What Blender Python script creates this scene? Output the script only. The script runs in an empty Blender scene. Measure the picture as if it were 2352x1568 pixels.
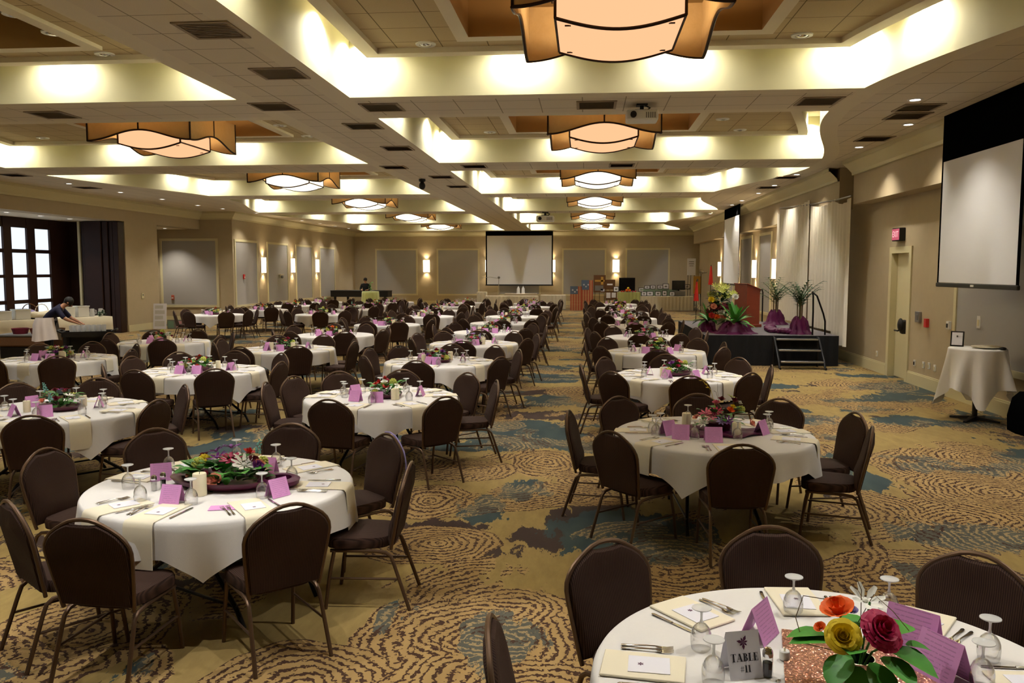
import bpy, bmesh, math, random
from mathutils import Vector, Matrix, Euler
PI = math.pi
C = bpy.context.scene.collection
sin, cos, rad = math.sin, math.cos, math.radians
rnd = random.Random(11)

# ------------------------------------------------------------------ helpers
def lin(c):
    c = c / 255.0
    return c / 12.92 if c <= 0.04045 else ((c + 0.055) / 1.055) ** 2.4
def S(r, g, b): return (lin(r), lin(g), lin(b), 1.0)

def nmat(name):
    m = bpy.data.materials.new(name); m.use_nodes = True
    nt = m.node_tree; nt.nodes.clear()
    out = nt.nodes.new('ShaderNodeOutputMaterial')
    return m, nt, out

def mat(name, col, rough=0.6, metal=0.0, spec=0.4, noise=0.0, nscale=20.0, bump=0.0, bscale=60.0, emit=None, estr=0.0, sheen=0.0, trans=0.0):
    """plain procedural surface: colour with a little noise variation and a fine bump"""
    m, nt, out = nmat(name)
    b = nt.nodes.new('ShaderNodeBsdfPrincipled')
    b.inputs['Base Color'].default_value = col
    b.inputs['Roughness'].default_value = rough
    b.inputs['Metallic'].default_value = metal
    b.inputs['Specular IOR Level'].default_value = spec
    if sheen: b.inputs['Sheen Weight'].default_value = sheen
    if emit:
        b.inputs['Emission Color'].default_value = emit
        b.inputs['Emission Strength'].default_value = estr
    if noise or bump:
        tc = nt.nodes.new('ShaderNodeTexCoord')
    if noise:
        n = nt.nodes.new('ShaderNodeTexNoise'); n.inputs['Scale'].default_value = nscale; n.inputs['Detail'].default_value = 3
        nt.links.new(tc.outputs['Object'], n.inputs['Vector'])
        mx = nt.nodes.new('ShaderNodeMix'); mx.data_type = 'RGBA'
        nt.links.new(n.outputs['Fac'], mx.inputs[0])
        mx.inputs[6].default_value = tuple(max(0, c * (1 - noise)) for c in col[:3]) + (1,)
        mx.inputs[7].default_value = tuple(min(1, c * (1 + noise)) for c in col[:3]) + (1,)
        nt.links.new(mx.outputs[2], b.inputs['Base Color'])
    if bump:
        n2 = nt.nodes.new('ShaderNodeTexNoise'); n2.inputs['Scale'].default_value = bscale; n2.inputs['Detail'].default_value = 2
        nt.links.new(tc.outputs['Object'], n2.inputs['Vector'])
        bp = nt.nodes.new('ShaderNodeBump'); bp.inputs['Strength'].default_value = bump; bp.inputs['Distance'].default_value = 0.01
        nt.links.new(n2.outputs['Fac'], bp.inputs['Height']); nt.links.new(bp.outputs['Normal'], b.inputs['Normal'])
    if trans:
        t = nt.nodes.new('ShaderNodeBsdfTranslucent'); t.inputs['Color'].default_value = col
        ms = nt.nodes.new('ShaderNodeMixShader'); ms.inputs[0].default_value = trans
        nt.links.new(b.outputs[0], ms.inputs[1]); nt.links.new(t.outputs[0], ms.inputs[2])
        nt.links.new(ms.outputs[0], out.inputs['Surface'])
    else:
        nt.links.new(b.outputs[0], out.inputs['Surface'])
    return m

def emat(name, col, strength):
    m, nt, out = nmat(name)
    e = nt.nodes.new('ShaderNodeEmission'); e.inputs[0].default_value = col; e.inputs[1].default_value = strength
    nt.links.new(e.outputs[0], out.inputs['Surface'])
    return m

class MB:
    """collects shapes and links them as ONE mesh object"""
    def __init__(s): s.v = []; s.f = []; s.m = []; s.k = 0
    def add(s, vs, fs, mi=None):
        o = len(s.v); s.v += [tuple(p) for p in vs]
        s.f += [tuple(i + o for i in f) for f in fs]; s.m += [s.k if mi is None else mi] * len(fs)
        return s
    def box(s, x0, x1, y0, y1, z0, z1, bev=0.0):
        if bev <= 0:
            vs = [(x, y, z) for z in (z0, z1) for y in (y0, y1) for x in (x0, x1)]
            return s.add(vs, [(0, 2, 3, 1), (4, 5, 7, 6), (0, 1, 5, 4), (1, 3, 7, 5), (3, 2, 6, 7), (2, 0, 4, 6)])
        b = min(bev, (x1 - x0) * .45, (y1 - y0) * .45, (z1 - z0) * .45)
        vs = []; idx = {}
        for zi, z in ((0, z0), (1, z1)):
            for yi, y in ((0, y0), (1, y1)):
                for xi, x in ((0, x0), (1, x1)):
                    sx, sy, sz = (1 if xi == 0 else -1), (1 if yi == 0 else -1), (1 if zi == 0 else -1)
                    for a, p in (('x', (x, y + sy * b, z + sz * b)), ('y', (x + sx * b, y, z + sz * b)), ('z', (x + sx * b, y + sy * b, z))):
                        idx[(xi, yi, zi, a)] = len(vs); vs.append(p)
        fs = []
        I = lambda a, b2, c, d: idx[(a, b2, c, d)]
        fs += [(I(0,0,0,'x'), I(0,0,1,'x'), I(0,1,1,'x'), I(0,1,0,'x')), (I(1,0,0,'x'), I(1,1,0,'x'), I(1,1,1,'x'), I(1,0,1,'x'))]
        fs += [(I(0,0,0,'y'), I(1,0,0,'y'), I(1,0,1,'y'), I(0,0,1,'y')), (I(0,1,0,'y'), I(0,1,1,'y'), I(1,1,1,'y'), I(1,1,0,'y'))]
        fs += [(I(0,0,0,'z'), I(0,1,0,'z'), I(1,1,0,'z'), I(1,0,0,'z')), (I(0,0,1,'z'), I(1,0,1,'z'), I(1,1,1,'z'), I(0,1,1,'z'))]
        for c in (0, 1):
            for d in (0, 1):
                fs.append((I(0,c,d,'y'), I(1,c,d,'y'), I(1,c,d,'z'), I(0,c,d,'z')))
                fs.append((I(c,0,d,'x'), I(c,1,d,'x'), I(c,1,d,'z'), I(c,0,d,'z')))
                fs.append((I(c,d,0,'x'), I(c,d,1,'x'), I(c,d,1,'y'), I(c,d,0,'y')))
        for k in [(a, b2, c) for a in (0, 1) for b2 in (0, 1) for c in (0, 1)]:
            fs.append(tuple(idx[k + (a,)] for a in 'xyz'))
        return s.add(vs, fs)
    def lathe(s, prof, n=20, cx=0, cy=0, cz=0, cap0=True, cap1=True):
        vs = []
        for r, z in prof:
            for i in range(n):
                a = 2 * PI * i / n; vs.append((cx + r * cos(a), cy + r * sin(a), cz + z))
        fs = []
        for j in range(len(prof) - 1):
            for i in range(n):
                k = (i + 1) % n
                fs.append((j * n + i, j * n + k, (j + 1) * n + k, (j + 1) * n + i))
        if cap0: fs.append(tuple(range(n - 1, -1, -1)))
        if cap1: fs.append(tuple((len(prof) - 1) * n + i for i in range(n)))
        return s.add(vs, fs)
    def tube(s, pts, r, n=8, closed=False, taper=None):
        pts = [Vector(p) for p in pts]; m = len(pts); vs = []; fs = []
        up = None
        for i, p in enumerate(pts):
            if closed: d = pts[(i + 1) % m] - pts[i - 1]
            else: d = pts[min(i + 1, m - 1)] - pts[max(i - 1, 0)]
            if d.length < 1e-9: d = Vector((0, 0, 1))
            d.normalize()
            if up is None:
                up = Vector((0, 0, 1)) if abs(d.z) < .9 else Vector((1, 0, 0))
            a = d.cross(up)
            if a.length < 1e-6: a = d.orthogonal()
            a.normalize(); b = a.cross(d).normalized(); up = b
            rr = r if taper is None else r * taper[i]
            for k in range(n):
                t = 2 * PI * k / n
                vs.append(p + a * (rr * cos(t)) + b * (rr * sin(t)))
        for i in range(m if closed else m - 1):
            j = (i + 1) % m
            for k in range(n):
                l = (k + 1) % n
                fs.append((i * n + k, i * n + l, j * n + l, j * n + k))
        if not closed:
            fs.append(tuple(range(n - 1, -1, -1))); fs.append(tuple((m - 1) * n + k for k in range(n)))
        return s.add(vs, fs)
    def loops(s, ls, closed=True, cap0=False, cap1=False):
        n = len(ls[0]); vs = [p for l in ls for p in l]; fs = []
        for j in range(len(ls) - 1):
            for i in range(n if closed else n - 1):
                k = (i + 1) % n
                fs.append((j * n + i, j * n + k, (j + 1) * n + k, (j + 1) * n + i))
        if cap0: fs.append(tuple(range(n - 1, -1, -1)))
        if cap1: fs.append(tuple((len(ls) - 1) * n + i for i in range(n)))
        return s.add(vs, fs)
    def ball(s, c, r, n=10, m=7, sx=1, sy=1, sz=1):
        prof = []
        for j in range(m + 1):
            t = PI * j / m; prof.append((max(1e-4, sin(t)), -cos(t)))
        vs = []
        for q, z in prof:
            for i in range(n):
                a = 2 * PI * i / n; vs.append((c[0] + r * sx * q * cos(a), c[1] + r * sy * q * sin(a), c[2] + r * sz * z))
        fs = [(j * n + i, j * n + (i + 1) % n, (j + 1) * n + (i + 1) % n, (j + 1) * n + i) for j in range(m) for i in range(n)]
        return s.add(vs, fs)
    def quad(s, a, b, c, d): return s.add([a, b, c, d], [(0, 1, 2, 3)])
    def xf(s, M, start=0):
        s.v = s.v[:start] + [tuple(M @ Vector(p)) for p in s.v[start:]]; return s
    def merge(s, o, M=None):
        off = len(s.v)
        s.v += [tuple(M @ Vector(p)) if M is not None else p for p in o.v]
        s.f += [tuple(i + off for i in f) for f in o.f]; s.m += [s.k + x for x in o.m]
        return s
    def mesh(s, name, mats, smooth=True, angle=40):
        me = bpy.data.meshes.new(name)
        me.from_pydata(s.v, [], s.f)
        for m in (mats if isinstance(mats, (list, tuple)) else [mats]): me.materials.append(m)
        if any(s.m): me.polygons.foreach_set('material_index', s.m)
        bm = bmesh.new(); bm.from_mesh(me); bmesh.ops.recalc_face_normals(bm, faces=bm.faces); bm.to_mesh(me); bm.free()
        if smooth:
            me.polygons.foreach_set('use_smooth', [True] * len(me.polygons))
            try: me.set_sharp_from_angle(angle=rad(angle))
            except Exception: pass
        me.update()
        return me
    def build(s, name, mats, parent=None, loc=None, rz=0.0, smooth=True, angle=40):
        o = bpy.data.objects.new(name, s.mesh(name, mats, smooth, angle)); C.objects.link(o)
        if parent is not None: o.parent = parent
        if loc is not None: o.location = loc
        if rz: o.rotation_euler = (0, 0, rz)
        return o

LABELS = set()
def tag(o, label, cat, group=None, kind=None):
    o['label'] = label; o['category'] = cat
    if group: o['group'] = group
    if kind: o['kind'] = kind
    return o
def thing(name, label, cat, loc=(0, 0, 0), rz=0.0, group=None):
    o = bpy.data.objects.new(name, None); C.objects.link(o)
    o.empty_display_size = .1; o.location = loc; o.rotation_euler = (0, 0, rz)
    return tag(o, label, cat, group)
def struct(name, mb, m, smooth=False):
    o = mb.build(name, m, smooth=smooth); o['kind'] = 'structure'; return o
KIDS = {}
def kids(o):
    k = KIDS.get(o.name)
    if k is None: k = KIDS[o.name] = list(o.children)
    return k
def dup(root, loc, rz, label=None, group=None):
    r = root.copy(); C.objects.link(r); r.location = loc; r.rotation_euler = (0, 0, rz)
    if label: r['label'] = label
    if group: r['group'] = group
    for ch in kids(root):
        c = ch.copy(); C.objects.link(c); c.parent = r
        for g in kids(ch):
            d = g.copy(); C.objects.link(d); d.parent = c
    return r
def lamp(kind, loc, energy, col, rot=None, **kw):
    l = bpy.data.lights.new('lamp', kind); l.energy = energy; l.color = col
    for k, v in kw.items(): setattr(l, k, v)
    o = bpy.data.objects.new('lamp', l); C.objects.link(o); o.location = loc
    if rot: o.rotation_euler = rot
    return o

# ------------------------------------------------------------------ materials
M = {}
M['wall'] = mat('wall_tan_vinyl', S(184, 168, 138), .75, noise=.05, nscale=6, bump=.05, bscale=200)
M['panel'] = mat('wall_fabric_panel', S(172, 168, 164), .9, noise=.03, nscale=120)
M['trim'] = mat('cream_paint', S(214, 204, 164), .5)
M['plaster'] = mat('ceiling_plaster', S(226, 215, 192), .8, noise=.03, nscale=3)
M['cove'] = mat('cove_cream_paint', S(222, 216, 174), .8)
M['recess'] = mat('recess_ochre_paint', S(168, 134, 84), .8)
M['darkwood'] = mat('dark_walnut', S(44, 24, 17), .45, spec=.25, noise=.3, nscale=4)
M['blackmetal'] = mat('black_metal', S(22, 18, 17), .4, .6)
M['bronze'] = mat('bronze_tube', S(96, 74, 56), .4, .6, noise=.1, nscale=30)
M['cloth'] = mat('ivory_tablecloth', S(229, 225, 220), .85, noise=.02, nscale=50, bump=.08, bscale=300)
M['napkin'] = mat('cream_napkin', S(238, 228, 202), .85, bump=.05, bscale=300)
M['paper'] = mat('white_card', S(238, 236, 244), .6)
M['ink'] = mat('dark_ink', S(40, 36, 44), .7)
M['plumink'] = mat('plum_ink', S(84, 30, 70), .7)
M['wax'] = mat('ivory_wax', S(240, 230, 196), .5, noise=.03)
M['wick'] = mat('burnt_wick', S(30, 26, 24), .9)
M['plum'] = mat('plum_satin', S(84, 16, 62), .5, spec=.25, noise=.2, nscale=8)
M['plumdark'] = mat('plum_dish', S(76, 18, 44), .4, noise=.1)
M['steel'] = mat('polished_steel', S(206, 202, 196), .18, 1.0)
M['chrome'] = mat('chrome', S(220, 220, 222), .1, 1.0)
M['dropcloth'] = mat('black_drop_cloth', S(9, 9, 10), .95, spec=0)
M['black'] = mat('black_plastic', S(18, 17, 18), .45)
M['blackcloth'] = mat('black_skirt', S(13, 13, 15), .9, noise=.3, nscale=10)
M['white'] = mat('white_plastic', S(228, 226, 220), .4)
M['screenwhite'] = mat('screen_vinyl', S(238, 239, 243), .9)
M['vent'] = mat('vent_grille', S(160, 142, 118), .6)
M['green'] = mat('leaf_green', S(62, 124, 48), .5, noise=.3, nscale=14)
M['darkgreen'] = mat('leaf_dark_green', S(34, 70, 30), .5, noise=.3, nscale=14)
M['grass'] = mat('leaf_bright_green', S(72, 146, 50), .45, noise=.25, nscale=10)
M['palm'] = mat('palm_green', S(70, 102, 58), .5, noise=.3, nscale=10)
M['stem'] = mat('brown_stem', S(104, 86, 56), .8)
M['skin'] = mat('skin_tan', S(168, 118, 88), .55)
M['navy'] = mat('navy_shirt', S(24, 24, 52), .85)
M['apron'] = mat('white_apron', S(230, 218, 210), .85, noise=.03)
M['hair'] = mat('dark_hair', S(24, 18, 16), .6)
M['suit'] = mat('black_clothes', S(16, 15, 16), .85)
M['carpetgrey'] = mat('stage_grey_carpet', S(106, 100, 102), .95, noise=.08, nscale=60)
M['alu'] = mat('brushed_aluminium', S(168, 166, 164), .35, .9)
M['ivory'] = mat('ivory_curtain', S(240, 232, 214), .85, bump=.05, bscale=200, trans=.15)
M['skirt'] = mat('cream_table_skirt', S(226, 216, 192), .85)
M['lime'] = mat('lime_satin', S(182, 188, 116), .5, sheen=.3)
M['cherry'] = mat('cherry_wood', S(128, 52, 27), .35, noise=.2, nscale=5)
M['red'] = mat('red_plastic', S(200, 50, 46), .45)
M['orange'] = mat('orange_petal', S(236, 104, 30), .6)
M['yellow'] = mat('yellow_petal', S(234, 204, 40), .6)
M['pink'] = mat('pink_petal', S(226, 110, 140), .6)
M['magenta'] = mat('magenta_petal', S(176, 24, 76), .55)
M['purple'] = mat('purple_petal', S(128, 56, 142), .6)
M['coral'] = mat('coral_petal', S(238, 156, 132), .6)
M['burgundy'] = mat('burgundy_petal', S(110, 20, 40), .6)
M['whitepetal'] = mat('white_petal', S(238, 236, 224), .6)
M['lavender'] = mat('lavender_petal', S(150, 138, 196), .6)
M['limeflower'] = mat('lime_petal', S(200, 206, 98), .6)
M['teal'] = mat('teal_petal', S(130, 190, 180), .6)
M['glow'] = emat('warm_lamp_glass', (1, .84, .58, 1), 2.2)
M['cool'] = emat('downlight_lens', (1, .95, .9, 1), 4)
M['daylight'] = emat('frosted_daylight_pane', (.84, .92, 1, 1), .42)
M['redglow'] = emat('exit_letters', (1, .12, .18, 1), 1.6)
M['wood'] = mat('plywood_top', S(120, 92, 62), .6, noise=.2)
M['grey'] = mat('grey_plastic', S(120, 118, 114), .5)
M['tvscreen'] = mat('dark_screen_glass', S(12, 13, 16), .12)
M['flagred'] = mat('faded_red', S(182, 88, 64), .8)
M['flagblue'] = mat('faded_blue', S(96, 112, 140), .8)
M['gold'] = mat('golden_banner', S(196, 150, 62), .7, noise=.1)
M['basket'] = mat('wicker', S(104, 70, 40), .8, noise=.3, nscale=40)
M['redflag'] = mat('red_flag_cloth', S(196, 40, 28), .8)

def glass_mat():
    m, nt, out = nmat('clear_glass')
    t = nt.nodes.new('ShaderNodeBsdfTransparent'); t.inputs[0].default_value = (.985, .985, .985, 1)
    g = nt.nodes.new('ShaderNodeBsdfGlossy'); g.inputs['Roughness'].default_value = .06
    lw = nt.nodes.new('ShaderNodeLayerWeight'); lw.inputs[0].default_value = .35
    mr = nt.nodes.new('ShaderNodeMapRange'); mr.inputs[3].default_value = .04; mr.inputs[4].default_value = .8
    ms = nt.nodes.new('ShaderNodeMixShader')
    nt.links.new(lw.outputs['Facing'], mr.inputs[0]); nt.links.new(mr.outputs[0], ms.inputs[0])
    nt.links.new(t.outputs[0], ms.inputs[1]); nt.links.new(g.outputs[0], ms.inputs[2])
    nt.links.new(ms.outputs[0], out.inputs['Surface'])
    return m
M['glass'] = glass_mat()
def foot_mat():   # near-white base colour paints in the light caught by goblet foot and stem
    m, nt, out = nmat('painted_glint_glass')
    t = nt.nodes.new('ShaderNodeBsdfTransparent'); t.inputs[0].default_value = (.9, .9, .9, 1)
    b = nt.nodes.new('ShaderNodeBsdfPrincipled'); b.inputs['Base Color'].default_value = (.85, .85, .83, 1); b.inputs['Roughness'].default_value = .12
    ms = nt.nodes.new('ShaderNodeMixShader'); ms.inputs[0].default_value = .62
    nt.links.new(t.outputs[0], ms.inputs[1]); nt.links.new(b.outputs[0], ms.inputs[2]); nt.links.new(ms.outputs[0], out.inputs['Surface'])
    return m
M['foot'] = foot_mat()

def tile_mat(name, ca, cb, cl):
    m, nt, out = nmat(name)
    N = nt.nodes.new; L = nt.links.new
    tc = N('ShaderNodeTexCoord'); sp = N('ShaderNodeSeparateXYZ'); L(tc.outputs['Object'], sp.inputs[0])
    def line(sock, size, off):
        a = N('ShaderNodeMath'); a.operation = 'ADD'; L(sock, a.inputs[0]); a.inputs[1].default_value = off
        b = N('ShaderNodeMath'); b.operation = 'FLOORED_MODULO'; L(a.outputs[0], b.inputs[0]); b.inputs[1].default_value = size
        c = N('ShaderNodeMath'); c.operation = 'LESS_THAN'; L(b.outputs[0], c.inputs[0]); c.inputs[1].default_value = .014
        return c
    lx = line(sp.outputs[0], .61, .07); ly = line(sp.outputs[1], .61, .2)
    mx = N('ShaderNodeMath'); mx.operation = 'MAXIMUM'; L(lx.outputs[0], mx.inputs[0]); L(ly.outputs[0], mx.inputs[1])
    n = N('ShaderNodeTexNoise'); n.inputs['Scale'].default_value = 90; L(tc.outputs['Object'], n.inputs['Vector'])
    c0 = N('ShaderNodeMix'); c0.data_type = 'RGBA'; L(n.outputs['Fac'], c0.inputs[0])
    c0.inputs[6].default_value = ca; c0.inputs[7].default_value = cb
    c1 = N('ShaderNodeMix'); c1.data_type = 'RGBA'; L(mx.outputs[0], c1.inputs[0]); L(c0.outputs[2], c1.inputs[6]); c1.inputs[7].default_value = cl
    b = N('ShaderNodeBsdfPrincipled'); b.inputs['Roughness'].default_value = .9; b.inputs['Specular IOR Level'].default_value = .1
    L(c1.outputs[2], b.inputs['Base Color']); L(b.outputs[0], out.inputs['Surface'])
    return m
M['tile'] = tile_mat('soffit_tiles', S(214, 202, 182), S(228, 217, 197), S(156, 144, 122))
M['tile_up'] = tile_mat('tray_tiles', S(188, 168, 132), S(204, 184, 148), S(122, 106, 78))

def rib_mat():
    m, nt, out = nmat('brown_ribbed_fabric')
    N = nt.nodes.new; L = nt.links.new
    tc = N('ShaderNodeTexCoord'); w = N('ShaderNodeTexWave'); w.wave_type = 'BANDS'; w.bands_direction = 'X'
    w.inputs['Scale'].default_value = 34; w.inputs['Distortion'].default_value = .4
    L(tc.outputs['Object'], w.inputs['Vector'])
    mx = N('ShaderNodeMix'); mx.data_type = 'RGBA'; L(w.outputs['Fac'], mx.inputs[0])
    mx.inputs[6].default_value = S(42, 28, 22); mx.inputs[7].default_value = S(68, 47, 37)
    b = N('ShaderNodeBsdfPrincipled'); b.inputs['Roughness'].default_value = .85
    b.inputs['Specular IOR Level'].default_value = .2
    bp = N('ShaderNodeBump'); bp.inputs['Strength'].default_value = .25; bp.inputs['Distance'].default_value = .004
    L(w.outputs['Fac'], bp.inputs['Height']); L(bp.outputs['Normal'], b.inputs['Normal'])
    L(mx.outputs[2], b.inputs['Base Color']); L(b.outputs[0], out.inputs['Surface'])
    return m
M['fabric'] = rib_mat()

def card_mat():
    m, nt, out = nmat('orchid_card')
    N = nt.nodes.new; L = nt.links.new
    tc = N('ShaderNodeTexCoord'); sp = N('ShaderNodeSeparateXYZ'); L(tc.outputs['Object'], sp.inputs[0])
    a = N('ShaderNodeMath'); a.operation = 'FLOORED_MODULO'; L(sp.outputs[2], a.inputs[0]); a.inputs[1].default_value = .011
    b1 = N('ShaderNodeMath'); b1.operation = 'LESS_THAN'; L(a.outputs[0], b1.inputs[0]); b1.inputs[1].default_value = .003
    n = N('ShaderNodeTexNoise'); n.inputs['Scale'].default_value = 160; L(tc.outputs['Object'], n.inputs['Vector'])
    g = N('ShaderNodeMath'); g.operation = 'GREATER_THAN'; L(n.outputs['Fac'], g.inputs[0]); g.inputs[1].default_value = .42
    ml = N('ShaderNodeMath'); ml.operation = 'MULTIPLY'; L(b1.outputs[0], ml.inputs[0]); L(g.outputs[0], ml.inputs[1])
    ab = N('ShaderNodeMath'); ab.operation = 'ABSOLUTE'; L(sp.outputs[0], ab.inputs[0])
    le = N('ShaderNodeMath'); le.operation = 'LESS_THAN'; L(ab.outputs[0], le.inputs[0]); le.inputs[1].default_value = .05
    m2 = N('ShaderNodeMath'); m2.operation = 'MULTIPLY'; L(ml.outputs[0], m2.inputs[0]); L(le.outputs[0], m2.inputs[1])
    sc = N('ShaderNodeMath'); sc.operation = 'MULTIPLY'; L(m2.outputs[0], sc.inputs[0]); sc.inputs[1].default_value = .3
    mx = N('ShaderNodeMix'); mx.data_type = 'RGBA'; L(sc.outputs[0], mx.inputs[0])
    mx.inputs[6].default_value = S(226, 156, 216); mx.inputs[7].default_value = S(84, 40, 90)
    b = N('ShaderNodeBsdfPrincipled'); b.inputs['Roughness'].default_value = .6
    L(mx.outputs[2], b.inputs['Base Color']); L(b.outputs[0], out.inputs['Surface'])
    return m
M['orchid'] = card_mat()

def glitter_mat():
    m, nt, out = nmat('rose_gold_sequins')
    N = nt.nodes.new; L = nt.links.new
    tc = N('ShaderNodeTexCoord'); v = N('ShaderNodeTexVoronoi'); v.inputs['Scale'].default_value = 190; L(tc.outputs['Object'], v.inputs['Vector'])
    sp = N('ShaderNodeSeparateColor'); L(v.outputs['Color'], sp.inputs[0])
    mx = N('ShaderNodeMix'); mx.data_type = 'RGBA'; L(sp.outputs[0], mx.inputs[0])
    mx.inputs[6].default_value = S(176, 112, 92); mx.inputs[7].default_value = S(240, 186, 158)
    b = N('ShaderNodeBsdfPrincipled'); b.inputs['Roughness'].default_value = .28; b.inputs['Metallic'].default_value = .75
    nm = N('ShaderNodeVectorMath'); nm.operation = 'SUBTRACT'; L(v.outputs['Color'], nm.inputs[0]); nm.inputs[1].default_value = (.5, .5, .5)
    s2 = N('ShaderNodeVectorMath'); s2.operation = 'SCALE'; L(nm.outputs[0], s2.inputs[0]); s2.inputs['Scale'].default_value = .9
    ge = N('ShaderNodeNewGeometry'); ad = N('ShaderNodeVectorMath'); ad.operation = 'ADD'; L(ge.outputs['Normal'], ad.inputs[0]); L(s2.outputs[0], ad.inputs[1])
    nn = N('ShaderNodeVectorMath'); nn.operation = 'NORMALIZE'; L(ad.outputs[0], nn.inputs[0]); L(nn.outputs[0], b.inputs['Normal'])
    L(mx.outputs[2], b.inputs['Base Color']); L(b.outputs[0], out.inputs['Surface'])
    return m
M['glitter'] = glitter_mat()

RINGS = [(-.57,4.72,.82,.85),(-1.2,6.41,.55,.5),(-.42,9.33,.45,.67),(-1.27,8.89,.56,.49),(-1.46,7.68,.42,.59),(4.19,9.41,.95,1.09),
 (3.34,7.54,.55,.61),(.79,5.75,.4,.53),(2.45,5.93,.75,.7),(-3.04,4.63,.55,.75),(-1.52,4.11,.54,.51),(-.02,8.02,.3,.4),(-1.14,11.51,.3,.41),(-3.99,11.05,.58,.77),(3.2,11.4,.5,.6),(-.2,14.9,.5,.7),(4.6,13.6,.55,.6)]
TEAL = [(-.85,10.92,.78,1.0),(-.92,7.47,.22,.5),(-.6,8.09,.2,.42),(.42,6.82,.72,.7),(3.15,7.0,.62,.35),(5.23,10.03,.4,.5),(2.84,8.78,.3,.46),
 (-.57,13.95,.4,.5),(-.84,18.5,.5,.5),(4.68,12.4,.48,.4),(5.4,14.6,.7,.4),(-4.49,9.71,.46,.48),(-1.2,5.1,.1,.22),(3.0,13.2,.5,.45),(-.5,4.75,.3,.35),(-.75,16.3,.6,.35),(3.4,15.9,.7,.4)]
BROWN = [(-.73,6.29,.15,.2),(-.33,6.62,.22,.3),(-1.07,12.3,.9,.35),(3.6,7.2,.6,.2),(-1.25,6.85,.4,.2),(.2,7.2,.5,.5),(.75,5.8,.25,.3),(2.2,12.6,.4,.3)]
def carpet_mat():
    m, nt, out = nmat('patterned_carpet')
    N = nt.nodes.new; L = nt.links.new
    def math_(op, a, b=None):
        n = N('ShaderNodeMath'); n.operation = op
        for i, x in enumerate((a, b)):
            if x is None: continue
            if isinstance(x, (int, float)): n.inputs[i].default_value = x
            else: L(x, n.inputs[i])
        return n.outputs[0]
    def vm(op, a, b=None):
        n = N('ShaderNodeVectorMath'); n.operation = op
        L(a, n.inputs[0])
        if b is not None:
            if isinstance(b, tuple): n.inputs[1].default_value = b
            else: L(b, n.inputs[1])
        return n
    def noise(vec, scale, detail=3, rough=.5, col=False):
        n = N('ShaderNodeTexNoise'); n.inputs['Scale'].default_value = scale; n.inputs['Detail'].default_value = detail; n.inputs['Roughness'].default_value = rough
        L(vec, n.inputs['Vector']); return n.outputs['Color' if col else 'Fac']
    def mix(f, a, b):
        n = N('ShaderNodeMix'); n.data_type = 'RGBA'
        L(f, n.inputs[0])
        for i, x in ((6, a), (7, b)):
            if isinstance(x, tuple): n.inputs[i].default_value = x
            else: L(x, n.inputs[i])
        return n.outputs[2]
    def fmix(f, a, b):
        return math_('ADD', math_('MULTIPLY', b, f), math_('MULTIPLY', a, math_('SUBTRACT', 1.0, f)))
    tc = N('ShaderNodeTexCoord'); P = tc.outputs['Object']
    # a gentle warp for the rings and a ragged, streaky one for the patches
    w = vm('SUBTRACT', noise(P, 2.2, 2, col=True), (.5, .5, .5))
    sc = N('ShaderNodeVectorMath'); sc.operation = 'SCALE'; L(w.outputs[0], sc.inputs[0]); sc.inputs['Scale'].default_value = .28
    PW = vm('ADD', P, sc.outputs[0]).outputs[0]
    mp = N('ShaderNodeMapping'); mp.inputs['Scale'].default_value = (5.0, 1.6, 1); mp.inputs['Rotation'].default_value = (0, 0, .35); L(P, mp.inputs[0])
    rag = vm('SUBTRACT', noise(mp.outputs[0], 1.0, 6, .68, col=True), (.5, .5, .5))
    sr = N('ShaderNodeVectorMath'); sr.operation = 'SCALE'; L(rag.outputs[0], sr.inputs[0]); sr.inputs['Scale'].default_value = .95
    PR = vm('ADD', P, sr.outputs[0]).outputs[0]
    # golden ground with streaks
    streak = noise(mp.outputs[0], 1.3, 4)
    big = noise(P, .55, 3)
    gold = mix(noise(mp.outputs[0], 2.2, 5, .65), S(110, 89, 44), S(184, 158, 90))
    gold = mix(math_('MULTIPLY', big, .7), gold, S(142, 118, 78))
    def blobs(lst):
        acc = None
        for cx, cy, rx, ry in lst:
            d = vm('MULTIPLY', vm('SUBTRACT', PR, (cx, cy, 0)).outputs[0], (1 / rx, 1 / ry, 0))
            ln = N('ShaderNodeVectorMath'); ln.operation = 'LENGTH'; L(d.outputs[0], ln.inputs[0])
            k = math_('LESS_THAN', ln.outputs['Value'], 1.0)
            acc = k if acc is None else math_('MAXIMUM', acc, k)
        return acc
    # elsewhere (far floor, beyond the listed patches) scattered patches
    spx = N('ShaderNodeSeparateXYZ'); L(P, spx.inputs[0])
    ax = math_('ABSOLUTE', spx.outputs[0])
    nearbox = math_('MULTIPLY', math_('LESS_THAN', ax, 2.3), math_('MULTIPLY', math_('GREATER_THAN', spx.outputs[1], 4.0), math_('LESS_THAN', spx.outputs[1], 9.8)))
    far = math_('SUBTRACT', 1.0, nearbox)
    mp2 = N('ShaderNodeMapping'); mp2.inputs['Scale'].default_value = (.5, 1.15, 1); L(PR, mp2.inputs[0])
    pn = noise(mp2.outputs[0], .8, 3)
    ftl = math_('MULTIPLY', far, math_('GREATER_THAN', pn, .56))
    pn2 = noise(mp2.outputs[0], 1.15, 3); fbr = math_('MULTIPLY', far, math_('LESS_THAN', pn2, .40))
    col = mix(math_('MAXIMUM', blobs(BROWN), fbr), gold, mix(streak, S(50, 36, 32), S(70, 52, 44)))
    # rings
    acc_d = None; acc_m = None
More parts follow.
